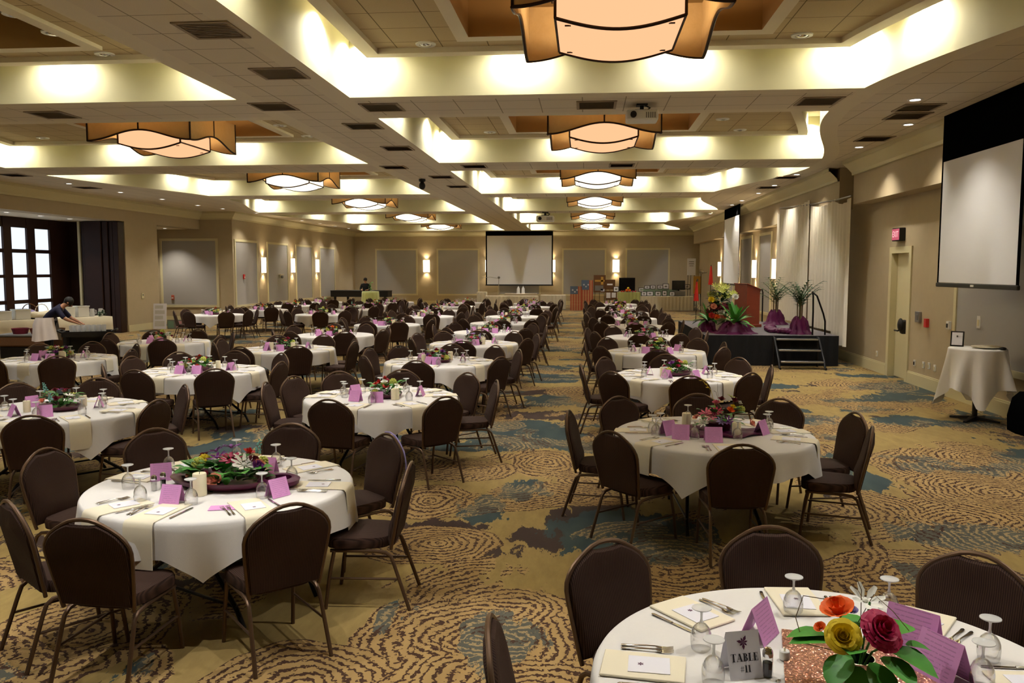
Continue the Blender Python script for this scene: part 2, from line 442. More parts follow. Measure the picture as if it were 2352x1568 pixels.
    for cx, cy, rx, ry in RINGS:
        d = vm('MULTIPLY', vm('SUBTRACT', PW, (cx, cy, 0)).outputs[0], (1 / rx, 1 / ry, 0))
        ln = N('ShaderNodeVectorMath'); ln.operation = 'LENGTH'; L(d.outputs[0], ln.inputs[0])
        k = math_('LESS_THAN', ln.outputs['Value'], 1.0); dist = math_('MULTIPLY', ln.outputs['Value'], rx)
        acc_m = k if acc_m is None else math_('MAXIMUM', acc_m, k)
        acc_d = math_('MULTIPLY', dist, k) if acc_d is None else fmix(k, acc_d, dist)
    vo = N('ShaderNodeTexVoronoi'); vo.voronoi_dimensions = '2D'; vo.inputs['Scale'].default_value = .62; L(PW, vo.inputs['Vector'])
    vd = math_('DIVIDE', vo.outputs['Distance'], .62)
    vk = math_('MULTIPLY', math_('MULTIPLY', math_('GREATER_THAN', spx.outputs[1], 3.2), math_('GREATER_THAN', noise(PR, .9, 2), .49)), math_('LESS_THAN', vd, .95))
    acc_d = fmix(vk, acc_d, vd); acc_m = math_('MAXIMUM', acc_m, vk)
    teal = mix(streak, S(38, 54, 58), S(66, 80, 78))
    tk = math_('MAXIMUM', blobs(TEAL), ftl)
    inner = mix(math_('MULTIPLY', tk, .85), mix(streak, S(138, 108, 62), S(180, 150, 98)), teal)
    col = mix(tk, col, teal)
    col = mix(acc_m, col, inner)
    wob = math_('MULTIPLY', math_('SUBTRACT', noise(P, 30, 3), .5), .095)
    dd = math_('ADD', acc_d, wob)
    sn = math_('SINE', math_('MULTIPLY', dd, 96.0))
    brk = math_('GREATER_THAN', noise(P, 24, 2), .37)
    ln_ = math_('MULTIPLY', math_('MULTIPLY', math_('GREATER_THAN', sn, .42), brk), acc_m)
    linecol = mix(math_('MULTIPLY', tk, math_('GREATER_THAN', noise(P, 3.0), .45)), S(66, 42, 28), S(150, 128, 90))
    col = mix(ln_, col, linecol)
    b = N('ShaderNodeBsdfPrincipled'); b.inputs['Roughness'].default_value = .95; b.inputs['Specular IOR Level'].default_value = .1; b.inputs['Sheen Weight'].default_value = .1
    bp = N('ShaderNodeBump'); bp.inputs['Strength'].default_value = .2; bp.inputs['Distance'].default_value = .004
    L(noise(P, 220, 1), bp.inputs['Height']); L(bp.outputs['Normal'], b.inputs['Normal'])
    L(col, b.inputs['Base Color']); L(b.outputs[0], out.inputs['Surface'])
    return m
M['carpet'] = carpet_mat()
# ------------------------------------------------------------------ camera and world
H = 2.2
cam = bpy.data.cameras.new('camera'); camo = bpy.data.objects.new('camera', cam); C.objects.link(camo)
cam.sensor_width = 36.0; cam.lens = 1900 / 2352 * 36.0; cam.clip_end = 200; cam.clip_start = .05
pitch = math.atan(165 / 1900); yaw = math.atan(169 * cos(pitch) / 1900)
camo.location = (0, 0, H); camo.rotation_euler = (PI / 2 - pitch, 0, yaw)
bpy.context.scene.camera = camo
sc = bpy.context.scene
sc.view_settings.view_transform = 'Standard'; sc.view_settings.look = 'None'; sc.view_settings.gamma = 1.0
sc.view_settings.exposure = 1.45
wd = bpy.data.worlds.new('world'); sc.world = wd; wd.use_nodes = True
wd.node_tree.nodes['Background'].inputs[0].default_value = (.02, .018, .015, 1)
sc.cycles.max_bounces = 6; sc.cycles.diffuse_bounces = 3; sc.cycles.glossy_bounces = 2; sc.cycles.transmission_bounces = 2
sc.cycles.transparent_max_bounces = 10; sc.cycles.use_denoising = True; sc.cycles.sample_clamp_indirect = 4
sc.cycles.use_adaptive_sampling = True; sc.cycles.adaptive_threshold = .18; sc.cycles.caustics_reflective = False; sc.cycles.caustics_refractive = False

# ------------------------------------------------------------------ setting
ZC = 4.6; XA = -3.31; XB = -4.95; YB = 52.0; XR = 6.3; XU = 5.92; XL = -14.7; XP = -16.1
floor = MB().quad((-19, -4, 0), (8, -4, 0), (8, 53, 0), (-19, 53, 0))
struct('floor', floor, M['carpet'])

def wallbox(name, x0, x1, y0, y1, z0, z1, m='wall'):
    return struct(name, MB().box(x0, x1, y0, y1, z0, z1), M[m])
wallbox('wall_back', -15.2, 7.6, YB, YB + .2, 0, ZC + .05)
wallbox('wall_left', XL - .2, XL, 33.6, YB, 0, ZC + .05)
wallbox('wall_left_alcove', -18.6, XL - .2, 33.6, 33.8, 0, ZC + .05)
# left wall with the two openings: pier, header
mb = MB().box(XP - .6, XP, 27.9, 30.1, 0, 3.88).box(XP - .6, XP, 12.0, 33.6, 3.88, ZC + .05).box(XP - .6, XP, -4, 17.5, 0, 3.88)
struct('wall_left_pier', mb, M['wall'])
wallbox('wall_left_end', -18.6, XP - .6, 27.95, 28.1, 0, 3.88, 'darkwood')
struct('ceiling', MB().box(-18.7, XP - .58, 17.0, 33.6, 3.88, 3.98), M['plaster'])
wallbox('wall_left_outer', -18.8, -18.55, 28.1, 33.6, 0, 3.9)
# right wall: recessed below, bulkhead above
mb = MB().box(XR, XR + .2, -4, 16.8, 0, ZC + .05).box(XR, XR + .2, 16.8, 17.75, 2.55, ZC + .05).box(XR, XR + .2, 17.75, 47, 0, ZC + .05).box(XR + .75, XR + .95, 47, YB, 0, ZC + .05).box(XR, XR + .75, 46.9, 47, 0, ZC + .05)
struct('wall_right', mb, M['wall'])
mb = MB().box(XU, XR + .02, -4, 19.2, 3.65, ZC + .02).box(XU + .06, XR + .02, 20.45, 47, 3.62, ZC + .02)
struct('wall_right_bulkhead', mb, M['wall'])
wallbox('wall_near', -18.6, 7.6, -4.2, -4.0, 0, ZC + .5)

# crown moulding: swept profile
def crown(name, path, z1=ZC, side=1, drop=.32, proj=.26):
    prof = [(0, z1 - drop), (.05, z1 - drop), (.06, z1 - drop + .06), (proj * .55, z1 - drop * .55), (proj * .9, z1 - .09), (proj, z1 - .08), (proj, z1)]
    mb = MB(); rings = []
    n = len(path)
    for i, (x, y) in enumerate(path):
        d0 = Vector(path[i]) - Vector(path[i - 1]) if i else Vector(path[1]) - Vector(path[0])
        d1 = Vector(path[i + 1]) - Vector(path[i]) if i < n - 1 else d0
        d0 = d0.normalized(); d1 = d1.normalized()
        n0 = Vector((-d0.y, d0.x)) * side; n1 = Vector((-d1.y, d1.x)) * side
        b = (n0 + n1); b = b / max(.3, b.dot(n0)) if b.length > 1e-6 else n0
        rings.append([(x + b.x * p, y + b.y * p, z) for p, z in prof])
    mb.loops(rings, closed=False)
    return struct(name, mb, M['trim'])
crown('trim_crown_1', [(XP, 2), (XP, 33.6), (XL, 33.6), (XL, YB), (XR + .75, YB)], side=-1)
crown('trim_crown_2', [(XU, 19.2), (XU, -3)], side=-1)
crown('trim_crown_3', [(XU + .06, 47), (XU + .06, 20.45)], side=-1)

def baseboard(name, x0, x1, y0, y1, h=.24):
    struct(name, MB().box(x0, x1, y0, y1, 0, h - .03).box(x0 + (.01 if x1 - x0 < .1 else 0), x1 - (0 if x1 - x0 < .1 else 0), y0, y1, h - .03, h), M['trim'])
baseboard('baseboard_right', XR - .03, XR, -4, 16.68)
baseboard('baseboard_right_far', XR - .03, XR, 17.87, 47)
baseboard('baseboard_back', -15, 7, YB - .03, YB)
baseboard('baseboard_left', XL, XL + .03, 33.6, YB)
baseboard('baseboard_left_alcove', -18.2, XL, 33.57, 33.6)
baseboard('baseboard_left_pier', XP, XP + .03, 27.9, 30.1)

# fabric wall panels in cream frames
def wpanel(k, axis, at, a0, a1, z0, z1, sgn):
    """axis 'y': panel on a plane of constant Y; 'x': constant X. sgn: which way it faces"""
    w = .1; t = .035
    def bx(mb, a, b, c, d, th):
        lo, hi = sorted((at, at + sgn * th))
        if axis == 'y': mb.box(a, b, lo, hi, c, d)
        else: mb.box(lo, hi, a, b, c, d)
    f = MB()
    bx(f, a0, a1, z1 - w, z1, t); bx(f, a0, a1, z0, z0 + w, t); bx(f, a0, a0 + w, z0 + w, z1 - w, t); bx(f, a1 - w, a1, z0 + w, z1 - w, t)
    o = struct('trim_panel_%d' % k, f, M['trim'])
    p = MB(); bx(p, a0 + w, a1 - w, z0 + w, z1 - w, .012)
    q = p.build('fabric_panel', M['panel'], o, smooth=False)
k = 0
for a0, a1 in ((-13.35, -10.62), (-9.39, -6.67), (-5.5, -2.8), (-1.47, 1.28), (2.46, 5.18)):
    k += 1; wpanel(k, 'y', YB, a0, a1, .57, 3.52, -1)
for a0, a1 in ((33.75, 36.21), (37.33, 40.03), (41.14, 43.7), (44.94, 47.74)):
    k += 1; wpanel(k, 'x', XL, a0, a1, .6, 3.48, 1)
k += 1; wpanel(k, 'y', 33.6, -17.87, -15.33, .62, 3.5, -1)
for a0, a1, z1 in ((28.9, 30.9, 3.5), (32.2, 34.5, 3.5), (36.0, 38.6, 3.5), (8.6, 14.75, 3.4)):
    k += 1; wpanel(k, 'x', XR, a0, a1, .62, z1, -1)

# door in the right wall, cream with a black panic device
f = MB(); w = .11
f.box(XR - .03, XR + .21, 16.8 - w, 16.82, 0, 2.66).box(XR - .03, XR + .21, 17.73, 17.75 + w, 0, 2.66).box(XR - .03, XR + .21, 16.82, 17.73, 2.53, 2.66)
d = struct('door_1', f, M['trim'])
leaf = MB().box(XR + .1, XR + .15, 16.815, 17.735, 0.01, 2.54).build('door_leaf', M['trim'], d, smooth=False)
hd = MB().box(XR - .02, XR + .1, 17.06, 17.2, .92, 1.2, .03).ball((XR - .02, 17.13, 1.1), .09, 12, 8, .6, 1, 1.5).tube([(XR - .02, 17.13, 1.0), (XR - .07, 17.13, .98), (XR - .07, 17.3, .98)], .016).build('door_handle', M['black'], d)

# tall dark window wall in the left alcove
XW = -18.2
cols = [(20.2, 21.05), (21.45, 22.3), (22.75, 23.6), (24.1, 24.95), (25.3, 26.15), (26.55, 27.4)]
def winfix():
    rows = [(1.22, 1.94), (2.04, 2.74), (2.86, 3.55)]
    rows = [(.35, 1.1)] + rows
    cl = [(19.15, 19.9), (20.3, 21.05), (21.5, 22.25), (22.65, 23.4), (23.85, 24.62), (24.99, 25.74), (26.13, 26.9)]
    fr = MB(); y0 = 17.2; zs = [0] + [v for r in rows for v in r] + [3.9]
    fr.box(XW - .12, XW, 26.9, 28.0, 0, 3.9)
    ys = [17.2] + [v for c in cl for v in c]
    for i in range(0, len(ys) - 1, 2): fr.box(XW - .12, XW, ys[i], ys[i + 1], 0, 3.9)
    for a, b in cl:
        for i in range(0, len(zs) - 1, 2): fr.box(XW - .1, XW - .02, a, b, zs[i], zs[i + 1])
    o = struct('window_1', fr, M['darkwood'])
    for a, b in cl:
        for z0, z1 in rows:
            MB().box(XW - .09, XW - .07, a, b, z0, z1).build('window_pane', M['daylight'], o, smooth=False)
winfix()
struct('trim_post_1', MB().box(-17.66, -17.58, 27.6, 27.68, 0, 3.88), M['trim'])
t = thing('folding_wall', 'dark walnut accordion partition folded beside the tan pier', 'folding door', (-17.0, 27.7, 0))
for i, (xa, xb, yb, ya) in enumerate(((-17.48, -17.36, 27.55, 27.9), (-17.34, -16.72, 27.45, 27.85), (-16.7, -16.5, 27.5, 27.9), (-16.48, -16.34, 27.55, 27.9), (-16.32, -16.12, 27.5, 27.88))):
    MB().box(xa + 17, xb + 17, yb - 27.7, ya - 27.7, .01, 3.86, .015).build('panel', M['darkwood'], t, smooth=False)

# ------------------------------------------------------------------ ceiling with twelve coved trays
BAYS = [(-2.2, 4.4), (6.0, 11.6), (13.2, 18.75), (20.3, 26.4), (27.8, 34.2), (35.7, 42.8), (44.3, 50.9)]
def xr_(y): return 4.38 + .012 * (y - 12) - .76 * cos(2 * PI * (y - 12.5) / 15.4)
def xl_(y): return -13.0 + .78 * cos(2 * PI * (y - 12.0) / 15.4)
def make_soffit():
    ys = [-4.0]
    marks = []
    for a, b in BAYS:
        for y in (a - .25, a): marks.append(y)
        n = 16
        marks += [a + (b - a) * i / n for i in range(1, n)]
        marks += [b, b + .25]
    ys += [y for y in marks] + [YB + .1]
    mb = MB()
    def row(y): return [-16.7, xl_(y) - .3, xl_(y), XB, XB + .3, XA - .3, XA, xr_(y), xr_(y) + .3, 7.6]
    for i in range(len(ys) - 1):
        y0, y1 = ys[i], ys[i + 1]; ym = (y0 + y1) / 2
        inbay = any(a < ym < b for a, b in BAYS)
        nearb = any(a - .25 < ym < a or b < ym < b + .25 for a, b in BAYS)
        r0, r1 = row(y0), row(y1)
        for c in range(9):
            if c in (2, 6):
                if inbay: continue
                mi = 1 if nearb else 0
            else: mi = 1 if c in (1, 3, 5, 7) else 0
            mb.add([(r0[c], y0, ZC), (r0[c + 1], y0, ZC), (r1[c + 1], y1, ZC), (r1[c], y1, ZC)], [(0, 1, 2, 3)], mi)
    o = mb.build('ceiling', [M['tile'], M['plaster']], smooth=False); o['kind'] = 'structure'
make_soffit()
NS = 12
def bayloop(side, a, b, ins, z):
    pts = []
    y0, y1 = a + ins, b - ins
    if side == 'r': L_ = lambda y: XA + ins; R_ = lambda y: xr_(y) - ins
    else: L_ = lambda y: xl_(y) + ins; R_ = lambda y: XB - ins
    for i in range(NS): t = i / NS; pts.append((L_(y0) + (R_(y0) - L_(y0)) * t, y0, z))
    for i in range(NS): y = y0 + (y1 - y0) * i / NS; pts.append((R_(y), y, z))
    for i in range(NS): t = i / NS; pts.append((R_(y1) + (L_(y1) - R_(y1)) * t, y1, z))
    for i in range(NS): y = y1 + (y0 - y1) * i / NS; pts.append((L_(y), y, z))
    return pts
def rectloop(x0, x1, y0, y1, z):
    pts = []
    for i in range(NS): pts.append((x0 + (x1 - x0) * i / NS, y0, z))
    for i in range(NS): pts.append((x1, y0 + (y1 - y0) * i / NS, z))
    for i in range(NS): pts.append((x1 + (x0 - x1) * i / NS, y1, z))
    for i in range(NS): pts.append((x0, y1 + (y0 - y1) * i / NS, z))
    return pts
LAMPCOL = (1.0, .975, .935)
COVE_W = 62.0
tn = 0
for bi, (a, b) in enumerate(BAYS):
    for side in 'rl':
        tn += 1
        cxx = .31 if side == 'r' else -8.3; cy = (a + b) / 2
        mb = MB(); mb.loops([bayloop(side, a, b, 0, ZC), bayloop(side, a, b, 0, 5.5)])
        struct('trim_cove_%d' % tn, mb, M['cove'])
        g = .34
        mb = MB()
        mb.k = 1; mb.loops([bayloop(side, a, b, g, 5.5), bayloop(side, a, b, g, 5.05), bayloop(side, a, b, g + .2, 5.05), bayloop(side, a, b, g + .2, 5.12)])
        mb.k = 0; mb.loops([bayloop(side, a, b, g + .2, 5.12), rectloop(cxx - 1.95, cxx + 1.95, cy - 1.85, cy + 1.85, 5.12)])
        mb.k = 1; mb.loops([rectloop(cxx - 1.95, cxx + 1.95, cy - 1.85, cy + 1.85, 5.12), rectloop(cxx - 1.95, cxx + 1.95, cy - 1.85, cy + 1.85, 5.07), rectloop(cxx - 1.78, cxx + 1.78, cy - 1.65, cy + 1.65, 5.07)])
        mb.k = 2; mb.loops([rectloop(cxx - 1.78, cxx + 1.78, cy - 1.65, cy + 1.65, 5.07), rectloop(cxx - 1.78, cxx + 1.78, cy - 1.65, cy + 1.65, 5.6)], cap1=True)
        mb.k = 1; mb.loops([bayloop(side, a, b, 0, 5.5), bayloop(side, a, b, g, 5.5)])
        o = mb.build('ceiling_tray_%d' % tn, [M['tile_up'], M['plaster'], M['recess']], smooth=False); o['kind'] = 'structure'
        # the lamps hidden in the slot wash the cove faces
        ins = .15; z = 5.36
        lp = bayloop(side, a, b, ins, z)
        if side == 'r': xs0, xs1 = XA, xr_(b)
        else: xs0, xs1 = xl_(b), XB
        W = xs1 - xs0; far_bay = bi >= 4
        pts = []
        for y, yo in ((b - ins, -1), (a + ins, 1)):
            if side == 'r': x0, x1 = XA, xr_(y)
            else: x0, x1 = xl_(y), XB
            n = (3 if far_bay else 4) if yo < 0 else (1 if far_bay else 2)
            if n == 1: pts.append(((x0 + x1) / 2, y)); continue
            for i in range(n):
                x = x0 + .25 + (x1 - x0 - .5) * i / (n - 1)
                pts.append((x, y))
        ns = 1 if far_bay else 2
        for i in range(ns):
            y = a + (b - a) * (i + .5) / ns
            if side == 'r': pts += [(XA + ins, y), (xr_(y) - ins, y)]
            else: pts += [(xl_(y) + ins, y), (XB - ins, y)]
        if bi == 0: pts = [p for p in pts if p[1] > 2.4]      # nothing burns at the camera's end of the hall
        for x, y in pts:
            lamp('SPOT', (x, y, z), COVE_W * (1.5 if far_bay else 1.0) * (1.5 if bi == 0 else 1.0), LAMPCOL, spot_size=rad(152), spot_blend=.85, shadow_soft_size=.03)

# ceiling vents
VENTS = [(-3.76, 8.25), (-3.75, 10.1), (-4.6, 12.1), (-8.26, 12.43), (-3.02, 12.3), (-3.73, 13.86), (-3.73, 16.41), (-4.5, 19.4), (-2.6, 19.4), (-3.75, 21.53), (-3.7, 24.03), (.14, 12.4), (.81, 19.5), (3.3, 12.4), (4.9, 13.01), (5.0, 13.7), (5.27, 16.0), (5.2, 22.4), (5.3, 25.09), (-14.5, 20.15), (-14.6, 23.4)]
ft = MB(); w = .29
for x0, x1, y0, y1 in ((-w, w, -w, -w + .04), (-w, w, w - .04, w), (-w, -w + .04, -w + .04, w - .04), (w - .04, w, -w + .04, w - .04)): ft.box(x0, x1, y0, y1, -.014, 0)
fm = ft.mesh('vent_frame', M['vent'], False)
st = MB(); st.box(-w + .03, w - .03, -w + .03, w - .03, -.004, 0)
for i in range(9):
    y = -w + .07 + i * .055; st.add([(-w + .04, y, -.012), (w - .04, y, -.012), (w - .04, y + .04, -.004), (-w + .04, y + .04, -.004)], [(0, 1, 2, 3)])
sm = st.mesh('vent_grille', M['vent'], False)
def place_word(i): return ['nearest', 'second', 'third', 'fourth', 'fifth', 'sixth', 'seventh', 'eighth', 'ninth', 'tenth', 'eleventh', 'twelfth', 'thirteenth', 'fourteenth', 'fifteenth', 'sixteenth', 'seventeenth', 'eighteenth', 'nineteenth', 'twentieth', 'last'][i]
beamv = sorted([v for v in VENTS if -5 < v[0] < -2.5], key=lambda v: v[1])
crossv = sorted([v for v in VENTS if -2.5 <= v[0] < 4], key=lambda v: v[1] * 10 + v[0])
rightv = sorted([v for v in VENTS if v[0] >= 4], key=lambda v: v[1])
leftv = sorted([v for v in VENTS if v[0] <= -5], key=lambda v: v[1])
for lst, ph in ((beamv, 'along the long middle ceiling beam'), (crossv, 'on the cross beams over the middle trays'), (rightv, 'in the soffit above the right wall'), (leftv, 'on the beams over the left trays')):
    for i, (x, y) in enumerate(lst):
        t = thing('ceiling_vent', 'square brown return grille, %s %s' % (place_word(i), ph), 'vent', (x, y, ZC - .001), group='ceiling return grilles')
        for nm, me in (('frame', fm), ('grille', sm)):
            o = bpy.data.objects.new(nm, me); C.objects.link(o); o.parent = t
# recessed downlights, lit ones in the soffits
DOWN = [(4.63, 12.42), (5.31, 14.49), (5.33, 17.04), (5.3, 21.75), (5.35, 24.47), (5.4, 26.9), (5.4, 29.71), (5.4, 31.66), (5.3, 36.45), (-14.4, 22.23), (-14.42, 24.84), (-14.42, 27.4), (-14.46, 30.09), (-14.3, 31.88), (-13.9, 34.29), (-13.86, 39.8), (-13.83, 42.5), (-13.82, 45.11), (-13.78, 47.54)]
rm = MB().lathe([(.07, -.002), (.075, -.012), (.1, -.012), (.105, 0)], 20, cap0=False, cap1=False).mesh('downlight_ring', M['white'])
lm = MB().lathe([(.0005, -.004), (.072, -.004)], 20, cap0=False, cap1=False).mesh('downlight_lens', M['cool'])
def downlight(x, y, z, label, e=60, spot=True):
    t = thing('downlight', label, 'recessed light', (x, y, z), group='lit recessed downlights')
    for nm, me in (('ring', rm), ('lens', lm)):
        o = bpy.data.objects.new(nm, me); C.objects.link(o); o.parent = t
    if spot: lamp('SPOT', (x, y, z - .03), e, (1, .92, .78), spot_size=rad(105), spot_blend=.8, shadow_soft_size=.05)
for side, lst in (('right wall', [d for d in DOWN if d[0] > 0]), ('left wall', [d for d in DOWN if d[0] < 0])):
    for i, (x, y) in enumerate(sorted(lst, key=lambda d: d[1])):
        downlight(x, y, ZC - .001, 'small glowing downlight, %s in the row along the %s soffit' % (place_word(i), side))
for i, (x, y) in enumerate(((-16.9, 23.06), (-16.95, 24.64), (-17.01, 26.21))):
    downlight(x, y, 3.879, 'small glowing downlight, %s in the alcove ceiling by the windows' % place_word(i), 40)
downlight(-17.1, 32.6, 3.879, 'small glowing downlight above the grey panel in the left alcove', 90)
# unlit lensed fixtures in the trays
TL = [(-6.54, 9.22), (-6.58, 9.97), (-6.53, 11.0), (-2.09, 10.89), (2.67, 10.9), (-2.05, 17.82), (2.63, 16.69), (3.2, 18.0), (-6.2, 16.62), (-6.1, 18.0), (-12.03, 17.7)]
fm2 = MB().lathe([(.075, -.002), (.085, -.02), (.13, -.016), (.135, 0)], 20, cap0=False, cap1=False).mesh('fixture_ring', M['white'])
lm2 = MB().ball((0, 0, .0), .08, 14, 8, 1, 1, .45).mesh('fixture_reflector', M['chrome'])
for i, (x, y) in enumerate(sorted(TL, key=lambda d: d[1] + .3 * d[0])):
    t = thing('accent_light', 'unlit chrome eyeball fixture, %s from the camera in the tray tiles' % place_word(i), 'ceiling light', (x, y, 5.119), group='unlit eyeball fixtures')
    for nm, me in (('ring', fm2), ('reflector', lm2)):
        o = bpy.data.objects.new(nm, me); C.objects.link(o); o.parent = t

# ------------------------------------------------------------------ chandeliers
def linen_mat():
    m, nt, out = nmat('linen_shade')
    N = nt.nodes.new; L = nt.links.new
    tc = N('ShaderNodeTexCoord'); n = N('ShaderNodeTexNoise'); n.inputs['Scale'].default_value = 9; n.inputs['Detail'].default_value = 6; n.inputs['Roughness'].default_value = .8
    L(tc.outputs['Object'], n.inputs['Vector'])
    mx = N('ShaderNodeMix'); mx.data_type = 'RGBA'; L(n.outputs['Fac'], mx.inputs[0]); mx.inputs[6].default_value = S(206, 178, 128); mx.inputs[7].default_value = S(228, 204, 160)
    d = N('ShaderNodeBsdfDiffuse'); L(mx.outputs[2], d.inputs[0]); t = N('ShaderNodeBsdfTranslucent'); L(mx.outputs[2], t.inputs[0])
    ms = N('ShaderNodeMixShader'); ms.inputs[0].default_value = .4
    L(d.outputs[0], ms.inputs[1]); L(t.outputs[0], ms.inputs[2]); L(ms.outputs[0], out.inputs['Surface'])
    return m
M['linen'] = linen_mat()
M['diff_dim'] = emat('amber_diffuser', (1, .52, .27, 1), .42)
M['diff_bright'] = emat('warm_diffuser', (1, .86, .6, 1), .9)
M['ironbrown'] = mat('dark_iron', S(44, 26, 18), .45, .4)
def chandelier(cx, cy, label, bright):
    t = thing('chandelier', label, 'chandelier', (cx, cy, 0), group='square linen chandeliers')
    n = 24; Wd = 1.0
    def wave(u): return 4.60 + .19 * (.5 + .5 * cos(PI * u))
    for q in range(4):
        R_ = Matrix.Rotation(q * PI / 2, 4, 'Z')
        mb = MB()
        lo = [(u, -Wd, wave(u)) for u in [-1 + 2 * i / n for i in range(n + 1)]]
        mb.loops([lo, [(p[0], -Wd, 5.2) for p in lo], [(p[0], -Wd + .02, 5.2) for p in lo], [(p[0], -Wd + .02, p[2]) for p in lo], lo], closed=False)
        p = mb.xf(R_).build('shade_panel', M['linen'], t)
        tr = MB().tube([(x, -Wd - .003, z) for x, y, z in lo], .017, 6)
        tr.box(-1.012, -.985, -Wd - .012, -Wd + .012, 4.59, 5.2).box(-.012, .012, -Wd - .012, -Wd + .008, 4.79, 5.2)
        tr.xf(R_).build('trim', M['ironbrown'], p)
    hw = .62
    def low(u): return 4.605 - .115 * cos(PI * u / 2)
    us = [-1 + 2 * i / 20 for i in range(21)]
    ring = [(u * hw, low(u)) for u in us] + [(hw, 4.86), (-hw, 4.86)]
    mb = MB().loops([[(x, -hw, z) for x, z in ring], [(x, hw, z) for x, z in ring]], cap0=True, cap1=True)
    df = mb.build('diffuser', M['diff_bright' if bright else 'diff_dim'], t)
    tr = MB()
    for y in (-hw - .005, hw + .005):
        tr.tube([(u * hw, y, low(u) - .004) for u in us], .017, 6)
        for x in (-hw, hw): tr.box(x - .014, x + .014, y - .012, y + .012, 4.6, 4.9)
    for x in (-hw, hw): tr.box(x - .012, x + .012, -hw, hw, 4.597, 4.62)
    for x in (-.5, .5):
        for y in (-.5, .5): tr.box(x - .03, x + .03, y - .012, y + .012, low(x / hw) - .012, low(x / hw) - .002)
    tr.build('diffuser_trim', M['ironbrown'], df)
    lamp('POINT', (cx, cy, 5.02), 45 if bright else 30, (1, .74, .44), shadow_soft_size=.2)
    mb = MB()
    for x in (-.7, .7):
        for y in (-.7, .7): mb.tube([(x, y, 5.15), (x, y, 5.6)], .014, 6)
    mb.box(-.99, .99, -.02, .02, 5.14, 5.17).box(-.02, .02, -.99, .99, 5.14, 5.17).build('hanger', M['ironbrown'], t)
for bi, (a, b) in enumerate(BAYS):
    if bi >= 1: chandelier(.31, (a + b) / 2, 'square wavy linen chandelier, %s in the row on the stage side' % place_word(bi - 1), bi >= 3)
    if bi >= 2: chandelier(-8.3, (a + b) / 2, 'square wavy linen chandelier, %s in the row on the window side' % place_word(bi - 2), bi >= 3)
# ------------------------------------------------------------------ banquet chair
def chair_parts():
    P = {}
    # seat cushion: rounded trapezoid, domed
    def outline(sc, z):
        pts = []; n = 28
        for i in range(n):
            a = 2 * PI * i / n
            cx_, sy = cos(a), sin(a)
            x = math.copysign(abs(cx_) ** .45, cx_); y = math.copysign(abs(sy) ** .45, sy)
            wx = .215 + .018 * y
            pts.append((x * wx * sc, .015 + y * .215 * sc, z))
        return pts
    mb = MB().loops([outline(.93, .398), outline(.99, .405), outline(1, .43), outline(1, .452), outline(.965, .47), outline(.8, .479), outline(.4, .484)], cap0=True, cap1=True)
    P['seat'] = mb
    def by(z): return -.212 - (z - .43) * .20
    left = [(.2, .425), (.21, .5), (.223, .6), (.234, .69), (.237, .735), (.231, .768), (.213, .802), (.184, .834), (.148, .86), (.112, .879)]
    top = [(.084, .891), (.062, .888), (.03, .885), (0, .885)]
    half = left + top
    full = half + [(-u, z) for u, z in half[-2::-1]]
    cz = .65
    def ring(s, off):
        return [(u * s, by(z) + off, cz + (z - cz) * s) for u, z in full]
    mb = MB().loops([ring(.55, .034), ring(.86, .030), ring(.965, .022), ring(1, .008), ring(1, -.010), ring(.97, -.020), ring(.6, -.022)], cap0=True, cap1=True)
    P['backrest'] = mb
    fr = [(.203, .40)] + [(u + .009, z + .002) for u, z in left[:-1]] + [(.112, .889), (.078, .905), (.04, .915), (0, .918)]
    fr = fr + [(-u, z) for u, z in fr[-2::-1]]
    P['back_frame'] = MB().tube([(u, by(z), z) for u, z in fr], .0115, 8)
    legs = []
    for s in (-1, 1):
        legs.append(('rear', MB().tube([(s * .2, .19, .386), (s * .2, -.1, .386), (s * .202, -.17, .378), (s * .204, -.205, .352), (s * .207, -.225, .30), (s * .215, -.285, .12), (s * .22, -.325, .0)], .0125, 8)))
        legs.append(('front', MB().tube([(s * .205, .165, .385), (s * .21, .2, .2), (s * .214, .225, .0)], .0125, 8)))
    P['legs'] = legs
    st = []
    for s in (-1, 1): st.append(MB().tube([(s * .209, -.255, .205), (s * .21, .2, .205)], .008, 6))
    st.append(MB().tube([(-.2, .17, .37), (.2, .17, .37)], .010, 6))
    P['stretchers'] = st
    return P
CP = chair_parts()
ME = {k: CP[k].mesh('chair_' + k, M['fabric'] if k in ('seat', 'backrest') else M['bronze']) for k in ('seat', 'backrest', 'back_frame')}
ME['legs'] = [l.mesh('chair_leg', M['bronze']) for _, l in CP['legs']]
ME['st'] = [l.mesh('chair_stretcher', M['bronze']) for l in CP['stretchers']]
def far_chair():
    mb = MB(); mb.merge(CP['seat']).merge(CP['backrest']); mb.k = 1; mb.merge(CP['back_frame'])
    for _, l in CP['legs']: mb.merge(l)
    for l in CP['stretchers']: mb.merge(l)
    return mb
FAR_MB = far_chair()
ME['far'] = FAR_MB.mesh('banquet_chair_far', [M['fabric'], M['bronze']])
NCH = [0]
def chair(x, y, rz, label, near=True):
    NCH[0] += 1
    g = 'brown banquet chairs round the tables'
    if not near:
        o = bpy.data.objects.new('banquet_chair', ME['far']); C.objects.link(o); o.location = (x, y, 0); o.rotation_euler = (0, 0, rz)
        return tag(o, label, 'chair', g)
    t = thing('banquet_chair', label, 'chair', (x, y, 0), rz, g)
    for nm, me in [('seat', ME['seat']), ('backrest', ME['backrest']), ('back_frame', ME['back_frame'])] + [('leg', m) for m in ME['legs']] + [('stretcher', m) for m in ME['st']]:
        o = bpy.data.objects.new(nm, me); C.objects.link(o); o.parent = t
    return t

